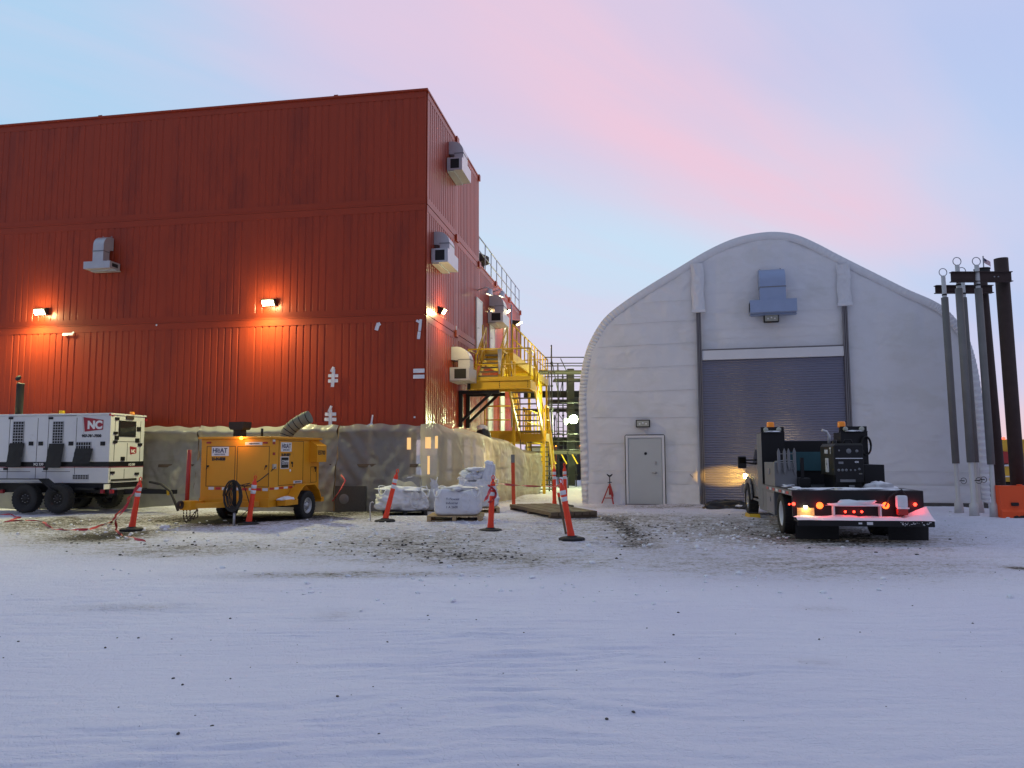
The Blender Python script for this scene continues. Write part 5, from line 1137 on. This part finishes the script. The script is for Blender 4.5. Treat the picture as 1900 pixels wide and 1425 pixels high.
g = G(305, 981); tag(blobm(.11, .07, .06, 2, .4, 3, -.02).build('boot_cover', 'bag', None), 'small crumpled grey lump on the snow right of the leftmost post', 'debris').location = (g.x, g.y, .03)

# ---------------------------------------------------------------- long insulated poles on their racks
def rack(label, ub, vb, D, Dc, ut, vt, r, beam_px, name='pole_rack'):
    g = AT(ub, vb, D); t = thing(name, label, 'pole rack', (g.x, D, 0), group='rusty racks holding the long poles')
    top = AT(ut, vt, D); zt = top.z
    b = MB(); b.tube([(0, 0, 0), (top.x-g.x, 0, zt)], r, 20); b.build('column', 'rust', t)
    u0, u1, v0, v1 = beam_px; a = AT(u0, v1, D-r-.05); c = AT(u1, v0, D-r-.05); x0, x1 = a.x-g.x, c.x-g.x; z0, z1 = a.z, c.z
    b = MB(); y = -r-.10; b.box((x0, y-.06, z0), (x1, y+.08, z0+.02)); b.box((x0, y-.06, z1-.02), (x1, y+.08, z1)); b.box((x0+.002, y+.0, z0+.02), (x1-.002, y+.02, z1-.02)); b.build('beam', 'rust', t)
    b = MB()
    for xx in (x1-.35, x1-.45): b.lathe([(0, 0), (.02, 0), (.02, .02), (0, .02)], 8, Matrix.Translation((xx, y, (z0+z1)/2)) @ Matrix.Rotation(math.pi/2, 4, 'X'))
    b.build('bolt', 'steel', t)
    return t
rack('nearer rusty rack with a thick round column at the right edge', 1893, 955, 19.4, 0, 1857, 480, .165, (1763, 1874, 505, 524))
rack('farther rusty rack whose column hides behind the rightmost long pole', 1858, 952, 20.6, 0, 1818, 508, .165, (1734, 1839, 530, 545))
def lpole(label, ub, vb, ut, vt, sleeve_top, sleeve_bot, D, w=.088):
    base = AT(ub, vb, D); base.z = 0; top = AT(ut, vt, D+.25); t = thing('long_pole', label, 'pole', (base.x, base.y, 0), group='long capped poles leaning on the racks')
    d = top-base
    def at(z): return Vector(d)*(z/d.z)
    zs, zb = AT(ut, sleeve_top, D+.2).z, AT(ub, sleeve_bot, D).z
    b = MB(); b.tube([at(0), at(.30), at(.36), at(zb), at(top.z-.0)], [.115, .10, .055, .055, .055], 16); b.build('shaft', 'polew', t)
    b = MB(); b.tube([at(zb), at(zs)], w, 18); b.build('sleeve', 'pole', t)
    b = MB(); c0 = at(top.z)+Vector((0, 0, .10)); b.tube([c0+Vector((.105*math.cos(a), 0, .105*math.sin(a))) for a in [k/20*2*math.pi for k in range(21)]], .011, 8); b.tube([at(top.z), c0-Vector((0, 0, .105))], .02, 8); b.build('ring', 'steel', t)
    b = MB(); e = at(top.z*.985-.45); b.tube([e, e+Vector(d).normalized()*.04], .062, 14); b.build('collar', 'blackm', t)
    e = at(zb-.45)+Vector((.16, -.02, 0)); b = MB(); b.tube([e+Vector((.075*math.cos(a), 0, .075*math.sin(a))) for a in [k/14*2*math.pi-2.6 for k in range(13)]], .008, 6); b.tube([e+Vector((-.14, 0, 0)), e+Vector((.02, 0, 0))], .014, 6); b.build('hook', 'blackm', t)
lpole('leftmost long grey pole, standing alone left of the rack', 1780, 953, 1750, 512, 552, 860, 19.9)
lpole('second long grey pole from the left, ring above the nearer beam', 1808, 956, 1776, 492, 535, 858, 19.0)
lpole('thin long pole mostly hidden behind the second one', 1818, 955, 1785, 510, 552, 858, 20.0, .075)
lpole('rightmost long grey pole in front of the dark column', 1846, 958, 1812, 492, 535, 862, 18.9)
# orange barrier, yellow machine, flag
g = G(1861, 962); t = thing('water_barrier', 'bright orange plastic barrier at the right edge', 'barrier', (g.x, g.y, 0), -.2)
b = MB(); b.prism([(0, 0), (0, .16), (.06, .22), (.10, .78), (.38, .78), (.42, .22), (.48, .16), (.48, 0)], lambda p, q, w: (w, p, q), 0, 1.8); bo = b.build('body', 'barrier', t)
for x in (.3, .9, 1.5): b = MB(); b.box((x-.08, .02, .30), (x+.08, .075, .38), .01); b.build('forklift_slot', 'blackm', bo)
b = MB(); b.lathe([(0, 0), (.06, 0), (.06, .03), (0, .03)], 14, Matrix.Translation((.5, .24, .78))); b.build('filler_cap', 'barrier', bo)
o = blobm(.20, .12, .09, 6, .5, 3, -.03).build('rock', 'blackm', None); o.location = G(1893, 962); tag(o, 'small dark stone at the foot of the orange barrier', 'stone')
a = AT(1846, 905, 27); t = thing('yellow_machine', 'yellow site machine with a red lamp behind the racks at the right edge', 'machine', (a.x, 27, 0), -.1)
b = MB(); b.box((0, 0, .55), (3.2, 2, 2.05), .06); b.build('body', 'machine', t); b = MB(); b.box((.05, .1, 0), (3, 1.8, .5)); b.build('undercarriage', 'blackm', t)
b = MB(); b.box((.02, -.03, 1.10), (3.1, -.005, 1.16)); b.box((.1, -.03, .72), (3.1, -.005, .76)); b.build('trim', 'decal', t)
b = MB(); b.box((.30, -.10, 1.2), (.72, -.02, 1.62), .02); b.build('red_panel', 'redp', t)
b = MB(); b.lathe([(0, .02), (.22, .02), (.26, 0)], 20, Matrix.Translation((.3, -.02, 1.38)) @ Matrix.Rotation(math.pi/2, 4, 'X')); b.build('round_hatch', 'rust', t)
for x in (.45, .9): b = MB(); b.lathe([(.05, 0), (.05, .07), (0, .09)], 10, Matrix.Translation((x, .1, 2.05))); b.build('beacon', 'lampR', t)
fD = 70.; a = AT(1824, 475, fD); t = thing('flag', 'tiny united states flag on a thin pole far behind the racks', 'flag', (a.x, fD, 0))
b = MB(); b.tube([(0, 0, 0), (0, 0, a.z)], .06, 6); b.build('flagpole', 'steel', t)
q0 = AT(1825, 478, fD)-Vector((a.x, fD, 0)); q1 = AT(1838, 493, fD)-Vector((a.x, fD, 0)); b = MB()
def fgx(i, j, n=13): return (q0.x+(q1.x-q0.x)*i, .04*math.sin(i*6), q0.z-(q0.z-q1.z)*(.55*i)-.42*(1)*j*1.1)
for (nm, m_n, rows) in (('red_stripes', 'redp', range(0, 13, 2)), ('white_stripes', 'decal', range(1, 13, 2))):
    b = MB()
    for r_ in rows: b.grid(lambda i, j: fgx(i, (r_+j)/13), 8, 1)
    b.build(nm, m_n, t)
b = MB(); b.grid(lambda i, j: (fgx(i*.42, j*.54)[0], fgx(i*.42, 0)[1]-.02, fgx(i*.42, j*.54)[2]), 5, 4); b.build('canton', 'txtn', t)
t = thing('rack_cap', 'short dark drum cap on top of the farther rack column', 'cap'); a = AT(1822, 500, 21.2); b = MB(); b.tube([(a.x, a.y, a.z-.3), (a.x, a.y, a.z)], .2, 16); b.build('drum', 'blackm', t); b = MB(); b.tube([(a.x, a.y, a.z), (a.x, a.y, a.z+.02)], .215, 16); b.build('rim', 'rust', t)

# ---------------------------------------------------------------- black welding truck
KF = Frame(5.16, 14.1, -R(8.5))
tr = thing('service_truck', 'black flatbed welding truck with lit red tail lamps seen from behind', 'truck', fr=KF)
KP = lambda u, v, y=0.0: KF.pl(u, v, 'y', y)
BW, BZ = 2.26, .91
b = MB(); b.box((0, .0, BZ-.10), (BW, 3.55, BZ), .006); b.build('flatbed', 'black', tr)
zt0 = KP(1500, 957).z
b = MB(); b.box((.0, -.02, zt0-.02), (BW, .05, BZ-.004), .006); b.build('tail_panel', 'black', tr)
b = MB(); b.box((-.0, -.42, .30), (BW+.02, -.38, .40), .004); b.box((.01, -.38, .37), (BW+.01, -.025, .40)); b.build('step_bumper', 'black', tr)
# snow on the bumper step
b = MB(); b.grid(lambda a, c: (-.01+(BW+.05)*a, -.425+.40*c, .398+.06*math.sin(math.pi*min(.6, c*.9+.05))*(.6+.9*abs(noise.noise(Vector((a*5, c*2, 3)))))+.13*c*c*abs(noise.noise(Vector((a*4, 0, 8))))+(.10*c*c if a > .82 else 0)*(a-.82)/.18*2), 60, 10); b.build('bumper_snow', 'snowp', tr)
for (x0, y0, rx, ry, rz) in ((.45, .3, .35, .16, .03), (1.35, .25, .65, .15, .045), (1.85, .95, .26, .25, .12), (.25, 1.75, .17, .35, .05), (1.0, .75, .4, .2, .02), (.2, .35, .2, .12, .04)):
    o = blobm(rx, ry, rz, x0*7, .6, 3, -.005).build('bed_snow', 'snowp', tr); o.location = (x0, y0, BZ)
b = MB(); b.box((-.012, .0, BZ-.10), (-.001, 3.0, BZ-.01)); b.build('side_rail', 'greyb', tr)
for k in range(7): b = MB(); b.box((-.018, .25+k*.34, BZ-.085), (-.0125, .45+k*.34, BZ-.035)); b.build('side_reflector', 'reflr' if k % 2 == 0 else 'reflw', tr)
# hitch box with lamps
a, c = KP(1543, 957), KP(1631, 937); x0, x1 = a.x, c.x; z0, z1 = a.z, c.z
b = MB(); b.box((x0, -.13, z1-.02), (x1, -.02, z1), .004); b.box((x0, -.13, z0), (x0+.03, -.02, z1-.02)); b.box((x1-.03, -.13, z0), (x1, -.02, z1-.02)); b.build('light_box', 'white', tr); b = MB(); b.box((x0+.03, -.03, z0), (x1-.03, -.021, z1-.02)); b.build('lamp_panel', 'black', tr)
o = blobm(.47, .10, .085, 12, .7, 3, -.01).build('light_box_snow', 'snowp', tr); o.location = ((x0+x1)/2, -.08, z1)
def rlamp(u, v, r, m_n, nm, e=0, y=-.03):
    q = KP(u, v, y); b_ = MB(); b_.lathe([(0, .03), (r*.6, .025), (r, 0)], 18, Matrix.Translation((q.x, y, q.z)) @ Matrix.Rotation(math.pi/2, 4, 'X')); o_ = b_.build(nm, m_n, tr)
    if e: lamp('POINT', e, (1, .04, .03), tr, (q.x, y-.10, q.z), None, .04)
for u in (1568.5, 1584.5, 1599): rlamp(u, 949.5, .022, 'lampR', 'centre_lamp', .22, -.05)
for u in (1521, 1643.5): rlamp(u, 938, .062, 'lampRO', 'tail_lamp', 1.2)
for u, v in ((1472.5, 935), (1698, 936)): rlamp(u, v, .032, 'lampR', 'side_marker', 1.0, -.022)
rlamp(1464.5, 935.5, .018, 'lampR', 'side_marker', 0, -.022)
q = KP(1495, 950, -.06); b = MB(); b.box((q.x-.15, -.065, q.z-.075), (q.x+.15, -.055, q.z+.075), .004); lp = b.build('license_plate', mat('plate', (.62, .50, .18), .5, var=.3, vs=12), tr)
b = MB(); b.box((q.x-.03, -.10, q.z+.08), (q.x+.03, -.03, q.z+.11), .004); b.build('plate_lamp', emat('lamp_plate', (1, .9, .6), 8), tr); lamp('POINT', .7, (1, .85, .5), tr, (q.x, -.12, q.z+.07), None, .02)
# snowy fire-bottle shaped bracket at the tail right
q = KP(1674, 937, -.15); b = MB(); b.box((q.x-.10, -.2, q.z-.06), (q.x+.09, -.08, q.z+.17), .04); b.build('tool_pouch', 'bag', tr)
b = MB(); b.box((q.x-.09, -.195, q.z-.18), (q.x+.085, -.085, q.z-.065), .02); b.build('pouch_base', 'redp', tr)
b = MB(); b.tube([(q.x-.10, -.205, q.z-.055), (q.x+.10, -.205, q.z-.055)], .014, 6); b.build('pouch_rim', 'snowp', tr)
b = MB(); b.tube([(q.x-.26, -.07, q.z-.04), (q.x-.19, -.1, q.z+.14), (q.x-.06, -.14, q.z+.24), (q.x+.01, -.12, q.z+.27), (q.x+.10, -.12, q.z+.14)], .014, 6); b.build('strap', 'blackm', tr)
b = MB(); random.seed(11)
for k in range(34):
    xx = BW-.56+random.random()*.5; zz = .315+random.random()*.06; b.box((xx, -.4225, zz), (xx+random.uniform(.006, .03), -.4202, zz+random.uniform(.004, .014)))
b.build('scuffed_decal', 'decal', tr, 'stuff')
b = MB(); b.box((1.16, -.425, .33), (1.26, -.422, .38)); b.box((1.02, -.425, .34), (1.08, -.422, .37)); b.build('bumper_sticker', 'decal', tr)
# mud flaps, wheels, underbody
for x0_, x1_ in ((.02, .78), (1.62, 2.3)):
    b = MB(); b.grid(lambda a, c: (x0_+(x1_-x0_)*a, -.10+.05*(1-c)+.01*math.sin(a*7), .03+.36*c), 10, 8); o = b.build('mud_flap', 'rubber', tr)
for x, s in ((.14, -1), (.42, -1), (BW-.14, 1), (BW-.42, 1)): wheel(tr, (x, 1.22, .40), .405, .25, .25, s, 'x', 'white', tread_n=36, dish=(-.5 if x in (.14, BW-.14) else .5))
for x, s in ((.22, -1), (BW-.22, 1)): wheel(tr, (x, 6.0, .40), .405, .25, .25, s, 'x', 'steel', tread_n=36)
b = MB(); b.tube([(.3, 1.22, .42), (BW-.3, 1.22, .42)], .09, 10); b.tube([(.3, 6.0, .42), (BW-.3, 6.0, .42)], .06, 10); b.lathe([(0, -.2), (.18, -.12), (.18, .12), (0, .2)], 14, Matrix.Translation((BW/2, 1.22, .42)) @ Matrix.Rotation(math.pi/2, 4, 'X')); b.build('axle', 'blackm', tr)
b = MB(); b.box((.75, .1, .52), (.85, 6.8, .70)); b.box((1.5, .1, .52), (1.6, 6.8, .70)); b.box((.9, .02, .42), (1.45, .2, .62)); b.build('chassis', 'blackm', tr)
b = MB(); b.box((.0, 1.75, .32), (.45, 3.5, BZ-.105), .008); ub = b.build('underbody_box', 'greyb', tr)
b = MB(); b.box((-.004, 1.8, .36), (-.0005, 2.55, .76)); b.box((-.02, 2.1, .58), (-.004, 2.2, .68), .004); b.build('door_latch', 'steel', ub)
b = MB(); b.box((0, 1.6, BZ), (.44, 2.75, 1.40), .008); sb = b.build('side_box', 'greyb', tr); b = MB(); b.box((-.02, 2.1, 1.15), (-.002, 2.22, 1.27), .004); b.build('door_latch', 'steel', sb)
b = MB(); b.tube([(.02, 1.65, 1.42), (.25, 1.62, 1.45), (.44, 1.65, 1.42)], .012, 6); b.build('grab_bar', 'steel', sb)
# tall tool towers with beacon and work lamps
zT = AT(1434, 803, 17.05).z
for (x0_, x1_, lab) in ((0, .50, 0), (1.70, 2.26, 1)):
    b = MB(); b.box((x0_, 3.0, BZ), (x1_, 3.62, zT), .008); tw = b.build('tool_tower', 'black', tr)
    if lab == 0: b = MB(); b.box((-.006, 3.01, .40), (-.001, 3.61, zT-.01)); b.build('tower_side', 'greyb', tw)
    b = MB(); b.box((x0_, 2.98, zT), (x1_, 3.06, zT+.02)); b.box((x0_, 3.04, zT+.02), (x1_, 3.06, zT+.13)); b.build('lamp_guard', 'black', tw)
    for k in (0, 1):
        xx = x0_+.10+k*(x1_-x0_-.22); b = MB(); b.lathe([(0, .03), (.045, .03), (.055, 0), (.05, -.06), (0, -.06)], 16, Matrix.Translation((xx, 2.99, zT+.07)) @ Matrix.Rotation(math.pi/2, 4, 'X')); b.build('work_lamp', 'lensoff', tw)
    xx = x0_+(.26 if lab == 0 else .10); b = MB(); b.lathe([(.085, 0), (.085, .10), (.07, .13), (0, .135)], 16, Matrix.Translation((xx, 3.3, zT+.12))); b.build('beacon', 'amber', tw); b = MB(); b.tube([(xx, 3.3, zT), (xx, 3.3, zT+.12)], .06, 10); b.build('beacon_mount', 'black', tw)
    o = blobm((x1_-x0_)*.35, .1, .025, 5+lab, .5, 3, -.005).build('tower_snow', 'snowp', tw); o.location = ((x0_+x1_)/2, 3.0, zT+.02)
zb_ = AT(1500, 818, 17.2).z
b = MB(); b.box((.50, 3.25, BZ), (1.72, 3.33, zb_), .006); b.build('headboard', 'black', tr)
b = MB(); b.box((.6, 3.20, 1.2), (1.3, 3.245, 1.62)); b.build('rear_window_mesh', 'aqua', tr)
zr_ = AT(1630, 862, 15.9).z
b = MB(); b.box((1.86, 2.0, BZ), (BW, 3.0, zr_), .01); b.build('low_tool_box', 'black', tr)
b = MB(); 
for k in range(4): b.tube([(2.2+.10*math.cos(a), 2.97-.02*k, 1.75+.2*math.sin(a)) for a in [i/20*2*math.pi for i in range(21)]], .014, 6)
b.build('hose_reel', 'blackm', tr)
# spiked cable rack
for k, (u, v0, v1) in enumerate(((1441, 832, 880), (1452, 832, 881), (1460, 832, 872), (1471, 831, 882))):
    a, c = KP(u, v1, 1.7), KP(u, v0, 1.7); b = MB(); w_ = .028; b.prism([(c.x, c.z), (c.x+w_, c.z-.07), (c.x+w_, a.z+.10), (c.x, a.z), (c.x-w_, a.z+.10), (c.x-w_, c.z-.07)], lambda p, q, w: (p, w, q), 1.5+.02*k, 1.53+.02*k); b.build('cable_peg', 'greyb', tr)
a, c = KP(1443, 842, 1.7), KP(1473, 870, 1.7); b = MB(); b.box((a.x, 1.56, a.z-.01), (c.x, 1.60, a.z+.01)); b.box((a.x, 1.56, c.z-.01), (c.x, 1.60, c.z+.01)); b.build('peg_bar', 'greyb', tr)
b = MB(); b.box((.44, 1.4, BZ), (.66, 1.75, BZ+.18), .01); b.box((.50, 1.5, BZ+.18), (.56, 1.56, 1.5)); b.build('vise_stand', 'black', tr)
# welder generator
wx0, wx1, wy0, wy1, wz0, wz1 = 1.0, 1.55, .95, 1.95, 1.16, 1.78
b = MB(); b.prism([(wx0, wz0), (wx1, wz0), (wx1, wz1-.03), (wx1-.03, wz1), (wx0+.05, wz1), (wx0, wz1-.06)], lambda p, q, w: (p, w, q), wy0, wy1); wd = b.build('welder', mat('welder_shell', (.035, .036, .03), .4, var=.15), tr)
b = MB(); b.box((wx0+.03, wy0+.1, BZ+.001), (wx1-.02, wy1-.1, wz0)); b.build('welder_stand', 'black', tr)
b = MB(); b.box((wx0+.02, wy0-.02, wz0-.14), (wx1-.01, wy0-.001, wz1-.04), .006); fp = b.build('control_panel', 'black', wd)
b = MB(); b.box((wx0+.03, wy0-.026, wz0+.32), (wx1-.02, wy0-.021, wz0+.335)); b.build('panel_line', 'decal', fp)
text('400', .05, 'panel_lettering', 'decal', fp, (wx0+.38, wy0-.024, wz0+.24), (1, 0, 0), (0, 0, 1), .001)
for (xx, zz, r_) in ((.28, .47, .05), (.10, .48, .02), (.43, .47, .03), (.08, .10, .028), (.15, .10, .028), (.22, .10, .028), (.30, .10, .02), (.38, .10, .02), (.46, .12, .025)):
    b = MB(); b.lathe([(r_, 0), (r_*.8, .02), (0, .02)], 14, Matrix.Translation((wx0+xx, wy0-.021, wz0+zz)) @ Matrix.Rotation(math.pi/2, 4, 'X')); b.build('dial', 'greyb', fp)
for (x0_, z0_, w_, h_) in ((.08, .22, .09, .045), (.45, .02, .06, .02), (.10, -.13, .28, .05), (.26, -.30+.05, .1, .06)): b = MB(); b.box((wx0+x0_, wy0-.028, wz0+z0_), (wx0+x0_+w_, wy0-.021, wz0+z0_+h_)); b.build('panel_label', 'greyb', fp)
b = MB(); b.box((wx0-.006, wy0+.38, wz0+.05), (wx0-.001, wy0+.62, wz0+.33)); k = b.build('warning_label', 'decal', wd)
b = MB(); b.prism([(wy0+.46, wz0+.12), (wy0+.52, wz0+.20), (wy0+.48, wz0+.20), (wy0+.55, wz0+.30), (wy0+.50, wz0+.22), (wy0+.54, wz0+.22)], lambda p, q, w: (w, p, q), wx0-.010, wx0-.0065); b.build('bolt_symbol', 'txtb', k)
b = MB(); b.box((wx0-.006, wy0+.42, wz0+.42), (wx0-.001, wy0+.66, wz0+.50)); b.build('small_label', 'reflw', wd)
text('T', .17, 'shell_letter', 'txtw', wd, (wx0-.006, wy0+.26, wz0+.42), (0, -1, 0), (0, 0, 1), .006)
b = MB(); b.tube([(wx0+.1, wy1-.3, wz1), (wx0+.11, wy1-.3, wz1+.16), (wx0+.06, wy1-.3, wz1+.25), (wx0-.03, wy1-.32, wz1+.28)], .028, 10); b.build('exhaust_pipe', 'galv', wd)
b = MB(); b.tube([(wx0+.28, wy0+.3, wz1), (wx0+.30, wy0+.3, wz1+.07), (wx0+.42, wy0+.3, wz1+.07), (wx0+.44, wy0+.3, wz1)], .014, 8); b.lathe([(.045, 0), (.045, .06), (0, .07)], 12, Matrix.Translation((wx0+.08, wy0+.2, wz1))); b.build('lifting_bail', 'black', wd)
# cab, fenders, mirror, headlamp
cab = MB(); prof = [(3.75, .55), (3.75, 1.72), (3.95, 1.80), (5.15, 1.80), (5.65, 1.30), (6.75, 1.18), (6.95, 1.0), (6.95, .55), (6.45, .55), (6.35, .80), (6.0, .92), (5.65, .80), (5.55, .50)]
cab.prism(prof, lambda p, q, w: (w, p, q), .20, BW-.20); cab.build('cab', mat('cab_paint', (.30, .29, .28), .25, var=.05, coat=.5), tr)
b = MB(); b.prism([(3.9, 1.30), (3.95, 1.68), (5.1, 1.68), (5.5, 1.32)], lambda p, q, w: (w, p, q), .19, .199); b.build('side_window', 'glass', tr)
for x0_, s in ((.20, -1), (BW-.20, 1)):
    b = MB(); n_ = 12
    for i in range(n_):
        a0, a1 = math.pi*i/n_, math.pi*(i+1)/n_; b.beam((x0_+s*.06, 6.0-.50*math.cos(a0), .42+.50*math.sin(a0)), (x0_+s*.06, 6.0-.50*math.cos(a1), .42+.50*math.sin(a1)), .13, .03, (1, 0, 0))
    b.build('fender_flare', 'greyb', tr)
    b = MB(); b.box((x0_-(.05 if s < 0 else 0), 4.0, .42), (x0_+(.05 if s > 0 else 0), 5.3, .47), .01); b.build('running_board', 'greyb', tr)
q = AT(1377, 857, 19.2); q = KF.loc(q); b = MB(); b.box((q.x-.10, q.y-.03, q.z-.16), (q.x+.10, q.y+.08, q.z+.14), .03); mo = b.build('wing_mirror', 'blackm', tr)
b = MB(); b.box((q.x-.08, q.y-.036, q.z-.03), (q.x+.08, q.y-.031, q.z+.11)); b.build('mirror_glass', mat('mirror', (.5, .5, .5), .03, 1, var=0), mo)
b = MB(); b.tube([(q.x+.08, q.y+.03, q.z+.04), (.25, q.y+.05, q.z+.05)], .02, 8); b.tube([(q.x+.08, q.y+.03, q.z-.02), (.25, q.y+.05, q.z-.06)], .02, 8); b.build('mirror_arm', 'blackm', mo)
b = MB(); b.box((.22, 6.90, .86), (.52, 7.0, 1.06), .02); b.box((.165, 6.72, .90), (.22, 6.99, 1.03), .01); b.build('headlamp', 'lampH', tr); b = MB(); b.box((BW-.52, 6.90, .86), (BW-.22, 7.0, 1.06), .02); b.build('headlamp', 'lampH', tr)
lamp('SPOT', 520, (1, .52, .08), tr, (.34, 7.05, .96), (-.14, 1, -.03), .05, spot=.42).scale = (1.8, .7, 1); lamp('SPOT', 40, (1, .75, .4), tr, (BW-.37, 7.06, .96), (0, 1, -.06), .05, spot=1.6)
b = MB(); b.box((.15, 6.95, .50), (BW-.15, 7.15, .78), .02); b.build('front_bumper', 'steel', tr)
g = KF.o+KF.ex*.1+KF.ey*4.6; t = thing('wheel_chock', 'yellow chock frame on the snow beside the truck cab', 'chock', (g.x, g.y, 0), KF.a)
b = MB(); b.prism([(0, 0), (.95, 0), (.80, .10), (.15, .10)], lambda p, q, w: (w, p, q), -.14, .1); b.build('frame', 'yellow', t); b = MB(); b.box((-.13, .3, .10), (.09, .6, .12)); b.build('pad', 'rubber', t)
